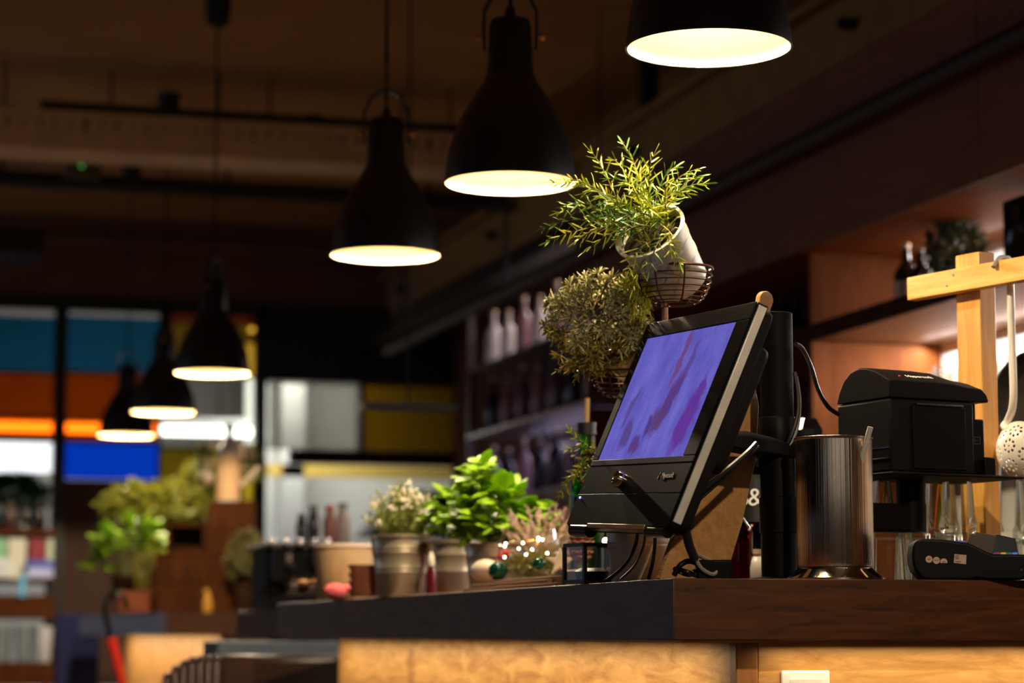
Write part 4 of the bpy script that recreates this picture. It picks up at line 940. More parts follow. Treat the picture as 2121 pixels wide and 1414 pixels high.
# ------------------------------------------------------------------ herb stand with wire baskets
sb = G(1382, 4.30, CT)
hs = thing('herb_stand', 'tall rusty wire herb stand with three tilted baskets', 'plant stand', sb, RZ)
hinv = (TR(*sb) @ RZm(RZ)).inverted()
def HL(p): return hinv @ p
MB().tube([(0, 0, 0), (0, 0, P(1382, 560, 4.3).z - CT)], .005, 10).build('pole', M['wire'], hs)
MB().shell([(.085, 0), (.09, .003), (.085, .006), (.08, .003), (.085, 0)], 32).build('foot_ring', M['wire'], hs)
for a_ in (0, PI / 2): MB().tube([(-.085 * math.cos(a_), -.085 * math.sin(a_), .003), (.085 * math.cos(a_), .085 * math.sin(a_), .003)], .003, 6).build('foot_bar', M['wire'], hs)
def basket(px, py, d, r, depth):
    c = HL(P(px, py, d)); 
    bk = bpy.data.objects.new('basket', None); COL.objects.link(bk); bk.parent = hs; bk.location = c
    prof = []
    for k in range(9):
        t = k / 8; ang_ = t * PI / 2; prof.append((r * (math.cos(ang_ * .82) ** .75), -depth * math.sin(ang_)))
    for k, (rr, z_) in enumerate(prof[:-1]):
        th = .0024 if k == 0 else .0011
        MB().tube([(rr * math.cos(a), rr * math.sin(a), z_) for a in [2 * PI * i / 28 for i in range(29)]], th, 6).build('ring_wire', M['wire'], bk)
    for k in range(8):
        a = 2 * PI * k / 8 + .2
        MB().tube([(rr * math.cos(a), rr * math.sin(a), z_) for rr, z_ in prof], .0016, 5).build('rib_wire', M['wire'], bk)
    MB().tube([(-c.x, -c.y, -.004), (-c.x * .2, -c.y * .2, -.004)] if (c.x ** 2 + c.y ** 2) > .02 else [(0, 0, -depth), (-c.x, -c.y, -depth)], .003, 6).build('bracket', M['wire'], bk)
    return c
b1 = basket(1397, 557, 4.12, .065, .062); b2 = basket(1299, 744, 4.25, .068, .066); b3 = basket(1262, 946, 4.34, .066, .06)
# top pot with rosemary
def cdir(r, u, t): return (RT * r + UP * u - FW * t).normalized()
ax = cdir(-.46, .68, .56); mouth = P(1345, 478, 4.08)
tm = align(ax, mouth - ax * .126)
rs = thing('rosemary_pot', 'white metal pot tilted in the top basket with yellow-green rosemary', 'plant', mat=tm)
pot(rs, .049, .0605, .126, M['whitezinc'], (.42, .47, .74, .79), .0035)
tinv = tm.inverted()
TIPS = [(1222, 312, .0), (1290, 297, .05), (1268, 330, .08), (1356, 316, -.02), (1400, 345, .05), (1440, 352, .0), (1464, 380, -.02), (1452, 365, .05), (1142, 378, .02), (1168, 372, -.04), (1128, 472, .0), (1135, 500, .05),
        (1155, 440, .08), (1172, 425, 0), (1192, 500, -.05), (1214, 518, -.02), (1240, 470, -.08), (1302, 560, -.08), (1310, 600, -.06), (1345, 560, -.08), (1408, 546, -.08), (1390, 520, -.08), (1250, 420, -.1), (1300, 380, -.08),
        (1330, 350, .02), (1262, 370, .0), (1385, 375, -.06), (1340, 420, -.1), (1290, 450, -.1), (1425, 400, .0), (1210, 400, .04), (1225, 450, .03), (1310, 330, .0), (1365, 440, -.09), (1275, 500, -.1)]
for i, (px, py, do) in enumerate(TIPS):
    e = P(px, py, 4.08 + do * .8); s = mouth - ax * .02 + Vector((random.uniform(-.03, .03), random.uniform(-.03, .03), random.uniform(-.01, .01)))
    far = (e - s).length
    ctrl = s.lerp(e, .45) + (Vector((0, 0, .02 + .12 * far)) + ax * .03) * (1 if py < 450 else .75)
    pth = [tinv @ p for p in bez(s, ctrl, e, 8)]
    sprig(pth, .028, .0028, .0105, M['ros'] if i % 3 != 1 else M['ros2'], M['stem'], rs, 1.0, .0012, .14, .2)
# middle pot with grey-green ball plant
mp_ = P(1268, 722, 4.22); ax2 = cdir(-.55, .62, .5); tm2 = align(ax2, mp_ + RT * .03 - ax2 * .09)
gp = thing('trailing_plant_pot', 'grey pot in the middle basket with bushy grey-green plant', 'plant', mat=tm2); t2 = tm2.inverted()
pot(gp, .04, .054, .11, M['zinc'], (.45, .75))
gc = P(1238, 668, 4.18)
def rosette(c, d, L, wd, n, mat, parent, inv):
    mb = MB(); a = d.orthogonal().normalized(); b = d.cross(a)
    for k in range(n):
        t = 2 * PI * k / n + random.uniform(-.3, .3); o_ = a * math.cos(t) + b * math.sin(t)
        needle(mb, inv @ c, (inv.to_3x3() @ (o_ * random.uniform(.8, 1.3) + d * random.uniform(.2, .8))), L * random.uniform(.8, 1.2), wd, random.uniform(-.1, .25))
    for k in range(3): needle(mb, inv @ c, inv.to_3x3() @ (d + a * random.uniform(-.4, .4) + b * random.uniform(-.4, .4)), L * .6, wd * .8)
    o = mb.build('sprig', mat, parent, smooth=0)
    MB().tube([inv @ c, inv @ (c - d * .035)], .0011, 5).build('stem', M['stem'], o)
for i in range(190):
    u = random.uniform(-.95, 1); th = random.uniform(0, 2 * PI); q = math.sqrt(1 - u * u)
    dv = RT * (q * math.cos(th)) - FW * (q * math.sin(th)) + UP * u
    rad = random.choice((.62, .8, .92, 1.0, 1.06))
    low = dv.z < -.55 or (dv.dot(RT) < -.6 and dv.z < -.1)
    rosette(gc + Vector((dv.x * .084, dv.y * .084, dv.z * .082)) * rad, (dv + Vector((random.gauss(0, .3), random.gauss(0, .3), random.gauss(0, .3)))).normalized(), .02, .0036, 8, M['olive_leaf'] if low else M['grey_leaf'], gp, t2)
for i in range(34):     # yellow tendrils falling at the right
    s = P(random.uniform(1275, 1325), random.uniform(558, 600), 4.13); e = P(random.uniform(1300, 1356), random.uniform(590, 662), 4.095)
    sprig([t2 @ p for p in bez(s, s.lerp(e, .5) + RT * .02 + Vector((0, 0, .015)), e, 6)], .013, .0014, .008, M['yel_leaf'], M['yel_leaf'], gp, .8, .0009, .3, .1)
for i in range(16):     # olive tangle at the lower left
    s = P(random.uniform(1190, 1260), random.uniform(700, 740), 4.2); e = P(random.uniform(1150, 1265), random.uniform(740, 790), 4.17)
    sprig([t2 @ p for p in bez(s, s.lerp(e, .5) - RT * .01, e, 5)], .018, .002, .009, M['olive_leaf'], M['stem'], gp, 1, .0009, .3, .1)
# lowest basket: white pot and rosemary sprigs
ax3 = cdir(-.5, .7, .45); m3 = P(1235, 940, 4.30); tm3 = align(ax3, m3 + RT * .035 - ax3 * .09)
rp = thing('rosemary_pot', 'small rosemary in the lowest basket beside the green bottle', 'plant', mat=tm3); t3 = tm3.inverted()
pot(rp, .04, .05, .09, M['whitezinc'], (.45, .75))
for (px, py) in ((1178, 888), (1168, 930), (1195, 900), (1172, 1000), (1160, 1026), (1190, 985), (1205, 960), (1215, 1000)):
    e = P(px, py, 4.26); s = m3 + RT * .01 + Vector((0, 0, random.uniform(-.02, .02)))
    sprig([t3 @ p for p in bez(s, s.lerp(e, .5) - RT * .02, e, 6)], .018, .0026, .008, M['ros2'] if px % 2 else M['ros'], M['stem'], rp, 1, .0011, .15, .15)
# ------------------------------------------------------------------ things along the bar top
o = thing('white_planter', 'cream white ribbed metal pot below the touch screen', 'pot', G(1323, 4.08, CT))
pot(o, .046, .058, .125, M['whitezinc'], (.5, .56, .82), .0035)
gb = bottle('green_bottle', 'green glass bottle with black collar and wooden stick', G(1216, 4.8, CT), .335, .034, M['greenglass'], M['black'], None, .5)
MB().lathe([(0, .004), (.031, .004), (.031, .185), (0, .2)], 24).build('liquid', plain('green_liquid', S(20, 120, 30), .2), gb)
MB().tube([(0, 0, .33), (.002, 0, .385)], .005, 8).build('stick', plain('pale_stick', S(180, 140, 90), .7), gb)
# tray of seasonal decoration (lies along the bar edge)
tr = thing('wooden_tray', 'flat weathered wooden tray of two boards along the bar edge', 'tray', (1.30, 4.2, CT))
B((-.02, .02, .0), (.15, .68, .008)).build('board', M['greywood'], tr, .001)
B((0, .0, .0085), (.16, .56, .022)).build('board', M['greywood'], tr, .001)
B((-.012, .1, .0085), (-.002, .66, .016)).build('board', M['greywood'], tr, .001)
tag(B((1.29, 3.985, CT), (1.42, 4.19, CT + .03)).build('stone_slab', plain('pale_stone', S(186, 166, 150), .8, bump=.3), None, .003), 'pale stone slab beside the tray under the till', 'slab')
TZ = CT + .022
def tpos(px, X): r = ray(px, 1170); return Vector((X, r.y * X / r.x, TZ))
tag(MB().ball((0, 0, 0), .03, 24, 16, (1.5, .78, .8)).build('white_egg', plain('white_egg_shell', S(228, 208, 184), .35)), 'pale egg-shaped ornament lying left of the green bauble', 'ornament')
o = bpy.data.objects['white_egg']; o.location = tpos(1006, 1.335) + Vector((0, 0, .0245)); o.rotation_euler = (0, 0, -1.2)
bb_ = thing('glass_bauble', 'shiny dark green glass bauble on the wooden tray', 'ornament', tpos(1031, 1.315) + Vector((0, 0, .0195)), 0)
MB().ball((0, 0, 0), .0195, 28, 18).build('ball', M['bauble'], bb_); MB().lathe([(0, .018), (.005, .018), (.005, .024), (0, .024)], 12, RX(-.5)).build('cap', M['brass'], bb_)
bb2 = thing('glass_bauble', 'small dark green bauble inside the glass bowl', 'ornament', tpos(1116, 1.36) + Vector((0, 0, .03)))
MB().ball((0, 0, 0), .013, 20, 14).build('ball', M['bauble'], bb2)
ry_ = thing('red_berries', 'small red berries behind the green bauble', 'ornament', tpos(1041, 1.345) + Vector((0, 0, .05)))
for k in range(3): MB().ball((.006 * k - .005, .007 * (k % 2), .004 * k), .008, 12, 8).build('berry', M['red'], ry_)
MB().tube([(0, 0, 0), (.002, .01, -.05)], .0015, 6).build('stalk', M['stem'], ry_)
bw = thing('glass_bowl', 'clear round glass bowl of moss and fairy lights', 'bowl', tpos(1098, 1.385))
MB().shell([(.03, 0), (.055, .012), (.068, .045), (.066, .075), (.052, .105), (.05, .105), (.064, .074), (.066, .045), (.053, .014), (.03, .003)], 48).build('bowl', M['clear'], bw)
bushmass(bw, (0, 0, .03), .048, .048, .022, 260, .014, .002, leafmat('moss_sprigs', S(120, 116, 50), S(170, 156, 84)), 'moss')
fl_ = thing('fairy_lights', 'string of tiny warm fairy lights inside the glass bowl', 'lights', bw.location)
pts_ = [Vector((random.uniform(-.05, .05), random.uniform(-.05, .05), random.uniform(.045, .095))) for k in range(11)]
for p in pts_: MB().ball(p, .0023, 8, 6).build('fairy_light', M['fairy'], fl_)
MB().tube(smoothpath(pts_, 4), .0006, 4).build('wire', M['brass'], fl_)
dl = thing('dried_lavender', 'bunch of dried pinkish lavender behind the glass bowl', 'dried flowers', tpos(1118, 1.44))
for k in range(90):
    a_ = random.uniform(0, 2 * PI); sp2 = random.uniform(.02, .095); hh = random.uniform(.05, .145)
    e = Vector((math.cos(a_) * sp2 * .8, math.sin(a_) * sp2 * 1.4, hh)); s = Vector((math.cos(a_) * .01, math.sin(a_) * .01, 0))
    stk = MB().tube(bez(s, (e.x * .2, e.y * .2, hh * .6), e, 5), .0013, 5).build('stalk', M['drystalk'], dl)
    f_ = MB(); dn = Vector((e.x, e.y, hh * .6)).normalized()
    for j in range(7): f_.ball(e + dn * (j * .0045 - .006) + Vector((random.gauss(0, .0018), random.gauss(0, .0018), 0)), .0038 - .0003 * j, 6, 4)
    f_.build('flower_head', M['dry'], stk)
sf = thing('starfish', 'white starfish ornament leaning at the end of the tray', 'ornament', tpos(1160, 1.345) + Vector((0, 0, .028)), RZ)
poly = [((.03 if k % 2 == 0 else .012) * math.cos(PI / 2 + k * PI / 5), (.03 if k % 2 == 0 else .012) * math.sin(PI / 2 + k * PI / 5)) for k in range(10)]
MB().prism(poly, -.004, .004, RX(PI / 2 - .15)).build('star', plain('white_star', S(226, 206, 180), .8, bump=.4), sf, .003)
pcn = thing('pine_cone', 'brown pine cone under the corner of the touch screen', 'pine cone', tpos(1203, 1.36) + Vector((0, 0, .03)))
sc_ = MB().prism([(-.007, 0), (.007, 0), (.009, .011), (0, .016), (-.009, .011)], -.0012, .0012).mesh('scale', plain('cone_brown', S(170, 110, 84), .7))
for lv in range(8):
    for k in range(9):
        q = bpy.data.objects.new('scale', sc_); COL.objects.link(q); q.parent = pcn; rr = .022 * math.sin(PI * (lv + 1.6) / 10); a_ = 2 * PI * (k + lv * .5) / 9
        q.matrix_local = TR(rr * math.cos(a_) * .6, rr * math.sin(a_) * .6, lv * .0085) @ RZm(a_ - PI / 2) @ RX(.5 + lv * .07)
MB().ball((0, 0, .034), .014, 10, 8, (1, 1, 2.4)).build('core', plain('cone_core', S(110, 66, 46), .8), pcn)
MB().box((-.01, -.01, -.03), (.01, .01, 0)).build('cone_stem', M['stem'], pcn)
lt_ = thing('glass_lantern', 'small black framed glass lantern between pine cone and white pot', 'lantern', G(1224, 4.08, CT + .03), RZ + .5)
lt_.location = G(1226, 4.12, CT + .001); LS = .034; LHh = .062
for sx in (-1, 1):
    for sy in (-1, 1): B((sx * LS - .003, sy * LS - .003, 0), (sx * LS + .003, sy * LS + .003, LHh)).build('frame_post', M['black'], lt_)
for z_ in (0, LHh):
    for s_ in (-1, 1):
        B((-LS, s_ * LS - .003, z_), (LS, s_ * LS + .003, z_ + .006)).build('frame_bar', M['black'], lt_); B((s_ * LS - .003, -LS, z_), (s_ * LS + .003, LS, z_ + .006)).build('frame_bar', M['black'], lt_)
for s_ in (-1, 1): B((-LS, s_ * LS - .0006, .006), (LS, s_ * LS + .0006, LHh)).build('pane', M['clear'], lt_); B((s_ * LS - .0006, -LS, .006), (s_ * LS + .0006, LS, LHh)).build('pane', M['clear'], lt_)
MB().lathe([(0, .006), (.026, .006), (.03, .02), (.02, .026), (0, .026)], 20).build('dark_dish', M['black'], lt_)
tag(MB().ball((0, 0, 0), .006).build('bare_bulb', glow('lantern_bulb', (1, .85, .6), 6)), 'tiny warm bulb above the black lantern', 'lamp'); bpy.data.objects['bare_bulb.001'].location = G(1254, 4.16, CT + .075)
MB().tube([(0, 0, -.004), (0, 0, -.074)], .002, 6).build('bulb_stalk', M['black'], bpy.data.objects['bare_bulb.001'])
# pots with herbs
bas_me = leaf_mesh('basil_leaf', .043, .037, M['basil'], -.35, .35)
p1 = thing('flowering_thyme_pot', 'zinc pot with white-flowering thyme, in front of the basil', 'plant', G(830, 5.55, CT))
pot(p1, .053, .071, .14, M['zinc'], (.4, .46, .72, .78), .004)
tmm = M['thyme']
for k in range(120):
    a_ = random.uniform(0, 2 * PI); sp2 = random.uniform(0, .09) ; e = Vector((math.cos(a_) * sp2, math.sin(a_) * sp2, .14 + random.uniform(.4, 1) * .125 * math.sqrt(max(0, 1 - (sp2 / .1) ** 2))))
    s = Vector((math.cos(a_) * sp2 * .45, math.sin(a_) * sp2 * .45, .12))
    pth = bez(s, s.lerp(e, .5) + Vector((0, 0, .03)), e, 4)
    sg = sprig(pth, .012, .004, .009, tmm, M['stem'], p1, 1, .0009, .1, .2)
    if k % 3 == 0:
        f_ = MB()
        for j in range(6): f_.ball(e + Vector((random.gauss(0, .005), random.gauss(0, .005), random.gauss(0, .004))), .0036, 6, 4)
        f_.build('blossom', M['blossom'], sg)
p2 = thing('herb_pot', 'darker zinc pot with upright green herb between thyme and basil', 'plant', G(938, 5.5, CT))
pot(p2, .045, .06, .125, M['zinc'], (.45, .75), .004)
sm_me = leaf_mesh('small_leaf', .036, .019, M['basil'], .3, .2)
leafy(p2, (-.01, 0, .18), .05, .05, .07, 100, sm_me, stems=10)
p3 = thing('basil_pot', 'large bright green basil in a zinc pot left of the touch screen', 'plant', G(1022, 5.25, CT))
pot(p3, .05, .064, .11, M['zinc'], (.45, .75), .004)
leafy(p3, (.015, 0, .17), .1, .09, .075, 196, bas_me, stems=10)
leafy(p3, (.0, 0, .18), .06, .06, .06, 40, bas_me)
leafy(p3, (-.035, 0, .255), .035, .035, .045, 34, bas_me, stems=4, sc=(.8, 1.1))
leafy(p3, (.06, -.02, .15), .06, .06, .05, 28, bas_me, stems=4)
rc = thing('red_bottle', 'slim red bottle standing between the two zinc pots', 'bottle', G(893, 5.4, CT))
MB().lathe([(0, 0), (.013, 0), (.013, .045), (.008, .06), (.005, .07), (0, .07)], 18).build('glass', plain('dark_red_bottle', S(90, 14, 16), .2), rc); MB().lathe([(0, .066), (.0075, .066), (.0085, .074), (.006, .09), (0, .1)], 14).build('stopper', M['blossom'], rc)
# card bucket, terracotta stack, pink cloth, wooden scoop
bk_ = thing('card_bucket', 'large kraft card tub with pale rim beside the zinc pots', 'tub', G(712, 6.05, CT))
MB().lathe([(0, 0), (.062, 0), (.064, .003), (.078, .136), (.076, .136), (.062, .008), (0, .008)], 48).build('tub', M['cardboard'], bk_)
MB().shell([(.078, .128), (.083, .130), (.083, .138), (.076, .138), (.076, .13)], 48).build('rim', M['rimcream'], bk_)
for k in range(4):
    o = tag(MB().lathe([(0, 0), (.03, 0), (.036, .014), (.038, .018), (.034, .018), (.03, .004), (0, .004)], 28).build('clay_saucer', M['clay']), ('clay saucer at the bottom of the stack before the tub', 'clay saucer second from the bottom of the stack', 'clay saucer second from the top of the stack', 'topmost clay saucer of the stack before the tub')[k], 'saucer', 'stacked clay saucers')
    o.location = G(754, 5.6, CT + k * .0185)
tag(MB().ball((0, 0, .02), .03, 16, 8, (1, .7, .62)).ball((.035, 0, .026), .018, 12, 8, (1.5, .7, .5)).build('pink_cloth', M['pink']), 'crumpled coral pink cloth on the bar edge', 'cloth'); bpy.data.objects['pink_cloth'].location = G(694, 5.95, CT)
sc = thing('wooden_scoop', 'tan wooden scoop lying beside the card tub', 'scoop', G(662, 6.15, CT + .0), RZ)
MB().tube([(-.03, -.03, .044), (.035, -.03, .05)], .006, 10).build('handle', M['oak_edge'], sc); MB().ball((-.04, -.03, .042), .014, 12, 8, (1.3, 1, .7)).build('scoop_bowl', M['oak_edge'], sc); MB().tube([(0, -.03, .0), (0, -.03, .044)], .005, 8).build('scoop_foot', M['oak_edge'], sc)

# ------------------------------------------------------------------ side counter and coffee machine
p = onY(580, 1262, 7.5)
o = thing('side_counter', 'dark brown side counter behind the far end of the bar', 'counter', (p.x, 7.5, 0))
B((0, 0, CT - .1), (1.1, .82, CT - .01)).build('top', M['stain'], o, .002); B((.1, .06, 0), (1.05, .78, CT - .1)).build('body', M['brown_dark'], o)
SCZ = CT - .01
cm = thing('coffee_machine', 'black coffee machine with shiny knobs behind the card tub', 'coffee machine', (0, 0, 0), 0)
cp = onY(622, 1250, 7.85); cm.location = (cp.x, 7.75, SCZ)
B((-.13, 0, .05), (.16, .3, .2)).build('body', M['plastic'], cm, .008); B((-.14, -.02, .2), (.17, .32, .215)).build('top_rail', M['darksteel'], cm, .003)
B((-.13, -.08, .0), (.16, .3, .05)).build('drip_base', M['plastic'], cm, .004); B((-.08, -.075, .05), (.1, -.005, .056)).build('drip_grate', M['steel'], cm)
for k in range(5): MB().ball((-.12 + k * .045, -.035, .216), .015, 16, 12).build('knob', plain('knob_steel', S(230, 220, 210), .24, 1) if k == 0 else bpy.data.materials['knob_steel'], cm)
for x_ in (-.07, .03):
    g_ = MB().lathe([(0, 0), (.022, 0), (.022, .04), (0, .04)], 18, TR(x_, -.04, .14)).build('group_head', M['steel'], cm); MB().tube([(x_, -.05, .15), (x_, -.13, .14)], .008, 8).build('portafilter_handle', M['black'], g_)
B((-.12, -.06, .09), (-.06, 0, .2)).build('side_column', M['gloss_black'], cm, .004)
tops = [(.0, .1, .1, .018, DG, M['black'], 'short dark syrup bottle on the coffee machine'), (.045, .12, .13, .02, mats_b[2], M['darksteel'], 'grey-capped bottle on the coffee machine'), (.1, .12, .13, .022, plain('rusty_bottle', S(130, 80, 66), .4), M['red'], 'bottle with round red top on the coffee machine'), (.15, .15, .14, .024, plain('grey_can', S(150, 134, 126), .4), M['darksteel'], 'pale grey bottle on the right of the coffee machine')]
for x_, y_, hh, r_, m_, c_, lb in tops: bottle('syrup_bottle', lb, (cm.location.x + x_, cm.location.y + y_, SCZ + .216), hh, r_, m_, c_, None, .62)
for k in range(3):
    tag(MB().shell([(0, 0), (.02, 0), (.03, .03), (.032, .05), (.029, .05), (.027, .03), (.018, .004), (0, .004)], 24).build('steel_cup', M['steel']), ('small steel cup at the left on the drip grate', 'small steel cup in the middle of the drip grate', 'small steel cup at the right on the drip grate')[k], 'cup', 'steel cups on the coffee machine')
    bpy.data.objects['steel_cup' + ('.%03d' % k if k else '')].location = (cm.location.x - .05 + .06 * k, 7.715, SCZ + .057)
wb = onY(744, 1130, 8.2)
tag(B((wb.x - .05, 8.2, SCZ), (wb.x + .06, 8.28, SCZ + .22)).build('white_box', M['paperwhite'], None, .004), 'bright white box behind the card tub', 'box')
area('under_shelf_lamp', (wb.x + .1, 7.9, 1.75), (0, 0, 0), .3, .1, 3, (1, .97, .92))
kl2 = thing('work_lamp', 'slim white work lamp over the side counter', 'lamp', (wb.x + .1, 7.9, 1.762)); B((-.16, -.05, 0), (.16, .05, .02)).build('housing', M['black'], kl2); MB().tube([(0, 0, .02), (0, 0, 1.658)], .004).build('cord', M['black'], kl2)

# ------------------------------------------------------------------ second counter further along
c2 = thing('second_worktop', 'far bar top, left edge coloured pale for daylight, carrying the wooden crates', 'worktop', (1.325, 9.74, 0))
B((.03, .03, ZB), (1.0, 3.4, CT)).build('top_board', M['stain'], c2)
MB().prism([(0, 0), (1.0, 0), (1.0, .03), (.03, .03)], ZB, CT).build('edge_board', M['stain'], c2)
MB().prism([(0, 0), (.0299, .03), (.0299, 3.4), (0, 3.4)], ZB, CT).build('edge_board', M['bluegrey'], c2)
b2_ = thing('far_counter', 'light oak base of the far bar, lit from above', 'counter', (1.56, 9.8, 0))
for k in range(3): B((0, .03 + k * 1.1, .1), (.02, 1.12 + k * 1.1, ZB)).build('panel', M['oak_y'], b2_, .002)
B((0, 0, .1), (.8, .028, ZB)).build('panel', M['oak'], b2_, .002); B((.03, .04, 0), (.78, 3.3, .1)).build('plinth', M['black'], b2_)
area('strip_far', (-.17, 1.6, ZB - .012), (0, math.radians(-25), 0), .02, 3.0, 9, (1, .74, .42), 170, b2_)
def on2(px, d): return G(px, d, CT)
def crate(px0, px1, py0, py1, d, label, depth=.18, name='wooden_crate', z0=None, openf=False):
    a = P(px0, py0, d); b = P(px1, py1, d); z0 = CT if z0 is None else z0; h_ = a.z - z0; wd_ = (px1 - px0) * d / FPX
    o = thing(name, label, 'crate', (a.x, a.y, z0), RZ)
    th = .012
    B((0, 0, 0), (th, depth, h_)).build('side', M['crate'], o); B((wd_ - th, 0, 0), (wd_, depth, h_)).build('side', M['crate'], o)
    B((th, 0, 0), (wd_ - th, depth, th)).build('bottom', M['crate'], o); B((th, 0, h_ - th), (wd_ - th, depth, h_)).build('top', M['crate'], o)
    B((th, depth - th, th), (wd_ - th, depth, h_ - th)).build('back', M['brown_dark'], o)
    if not openf:
        n_ = max(1, int(h_ / .1)); 
        for k in range(n_): B((th, 0, th + k * (h_ - 2 * th) / n_ + .002), (wd_ - th, th, th + (k + 1) * (h_ - 2 * th) / n_ - .002)).build('slat', M['crate'], o)
    return o
crate(430, 528, 1037, 1262, 9.98, 'tall dark wooden crate carrying the cream bottle')
crate(322, 428, 1146, 1262, 9.98, 'low dark wooden crate below the small open crate')
zlow = P(430, 1146, 9.98).z
crate(346, 426, 1084, 1146, 10.0, 'small open wooden crate stacked on the low crate', .16, z0=zlow + .001, openf=True)
zc1 = P(430, 1037, 9.98).z
vb = thing('ceramic_bottle', 'tall cream bottle-shaped vase on the tall crate, lit by the lamp', 'vase', G(474, 10.05, zc1 + .001))
vh = P(474, 876, 10.05).z - zc1
MB().lathe([(0, 0), (.052, 0), (.05, vh * .6), (.046, vh * .68), (.018, vh * .8), (.014, vh * .86), (.02, vh * .96), (.022, vh), (.014, vh), (0, vh * .97)], 32).build('body', plain('cream_ceramic', S(252, 236, 214), .5), vb)
MB().shell([(.0535, vh * .02), (.0505, vh * .58)], 32).build('wrap', plain('tan_wrap', S(244, 196, 140), .7), vb)
fw = thing('white_flowers', 'pale blossoms in a small pot behind the cream bottle', 'plant', G(476, 10.12, zc1 + .001))
pot(fw, .03, .04, .07, M['clay'])
for s_ in (-1, 1):
    for k in range(26):
        e = Vector((s_ * random.uniform(.04, .13), random.uniform(-.02, .05), vh * random.uniform(.3, .72)))
        st = MB().tube(bez((s_ * .01, 0, .06), (s_ * .03, 0, e.z), e, 4), .0018, 5).build('stalk', M['thyme'], fw)
        f_ = MB()
        for j in range(5): f_.ball(e + Vector((random.gauss(0, .012), random.gauss(0, .012), random.gauss(0, .01))), .011, 6, 4)
        f_.build('blossom', plain('yellow_white_blossom', S(226, 206, 140), .8) if k == 0 and s_ == -1 else (M['blossom'] if k % 2 else M['thyme']), st)
stx = thing('wooden_stick', 'pale stick propped beside the cream bottle', 'stick', (0, 0, 0)); MB().tube([P(500, 1005, 10.0), P(536, 968, 9.95)], .01, 8).build('stick', M['rimcream'], stx)
MB().tube([P(500, 1005, 10.0), G(500, 10.0, zc1)], .006, 8).build('prop', M['crate'], stx)
bas2 = leaf_mesh('far_leaf', .06, .046, M['basil'], -.3, .3)
fb = thing('basil_pot', 'bright green basil plant on the far bar top left of the crates', 'plant', G(268, 10.4, CT))
pot(fb, .06, .08, .16, M['brown_dark'], n=24); leafy(fb, (0, 0, .3), .14, .14, .12, 120, bas2, stems=8)
leafy(fb, (-.12, 0, .21), .05, .05, .05, 16, bas2)
M['far_olive'] = leafmat('far_olive_leaves', S(92, 96, 20), S(140, 140, 36))
fo = thing('trailing_bush', 'olive green bush in a box planter behind the bright basil', 'plant', G(340, 11.1, CT))
B((-.1, -.1, 0), (.1, .1, .36)).build('planter', M['crate'], fo)
bushmass(fo, (-.06, 0, .49), .24, .12, .11, 330, .05, .012, M['far_olive']); bushmass(fo, (.16, 0, .55), .1, .1, .16, 160, .05, .012, M['far_olive'])
bx = thing('orange_planter', 'rust orange planter with yellow-green herb below the basil', 'planter', G(286, 10.1, CT))
B((-.09, -.06, 0), (.07, .06, .09)).build('planter', plain('rust_box', S(150, 74, 30), .7), bx, .004); bushmass(bx, (.04, 0, .17), .05, .05, .08, 90, .035, .008, leafmat('yellow_green_herb', S(140, 140, 40), S(190, 180, 80)))
by = thing('herb_pot', 'pale green herb spilling over the tall crate towards the coffee machine', 'plant', G(508, 9.82, CT))
pot(by, .04, .05, .12, M['brown_dark'], n=24); bushmass(by, (.0, 0, .22), .085, .06, .11, 170, .03, .008, leafmat('pale_sage', S(120, 116, 60), S(170, 160, 100)))
fg = thing('yellow_figurine', 'small yellow bird-like figurine before the crates', 'figurine', G(430, 9.84, CT))
MB().lathe([(0, 0), (.018, 0), (.022, .03), (.014, .06), (.01, .075), (0, .085)], 16).build('body', plain('mustard_glaze', S(220, 160, 50), .35), fg); MB().ball((-.006, 0, .085), .012, 10, 8).build('head', plain('mustard_glaze_head', S(226, 170, 60), .35), fg)
# umbrella hanging on the far bar edge
um = thing('umbrella', 'folded red umbrella with black hook handle hanging on the far bar', 'umbrella', (0, 0, 0))
du = 9.6
MB().tube(smoothpath([P(262, 1262, du), P(258, 1240, du), P(242, 1230, du), P(225, 1236, du), P(216, 1262, du), P(222, 1290, du), P(230, 1330, du)], 6), .011, 10).build('handle', M['gloss_black'], um)
MB().tube([P(228, 1322, du), P(236, 1345, du), P(250, 1400, du), P(262, 1450, du), P(275, 1560, du), P(282, 1640, du)], .022, 14, r2=.008).build('canopy', plain('red_nylon', S(255, 48, 20), .6), um)
MB().tube([P(282, 1640, du), P(286, 1670, du)], .004, 8).build('ferrule', M['steel'], um)
# dark table and ribbed chair
p = onY(450, 1328, 7.2); q = onY(722, 1326, 7.2); tz_ = p.z
tbm = thing('high_table', 'grey edged high table beyond the end of the oak base', 'table', (p.x, 7.2, 0))
B((0, 0, tz_ - .055), (q.x - p.x - .03, .28, tz_)).build('table_top', plain('slate_top', S(70, 78, 88), .4), tbm, .004); B((q.x - p.x - .03, .0, tz_ - .055), (q.x - p.x, .28, tz_)).build('end_band', plain('pale_band', S(150, 150, 160), .5), tbm, .002)
B((.2, .12, 0), (.26, .18, tz_ - .055)).build('leg', M['black'], tbm); B((.05, .02, 0), (.4, .27, .02)).build('foot_plate', M['black'], tbm)
ch = thing('bar_chair', 'dark brown leather bar chair with ribbed rounded back', 'chair', G(515, 6.9, 0), RZ)
ct = P(400, 1357, 6.9).z; cw = 190 * 6.9 / FPX
B((-cw + .16, .0, ct - .42), (cw, .05, ct)).build('backrest', M['choc'], ch, .02)
for k in range(7):
    x_ = -cw + .012 + k * .024; dz = -.05 * (max(0, 4 - k) / 4) ** 2
    MB().tube([(x_, .0, ct - .42), (x_, .0, ct - .03 + dz), (x_, .015, ct - .014 + dz), (x_, .03, ct - .012 + dz)], .0128, 14).build('back_rib', M['choc'], ch)
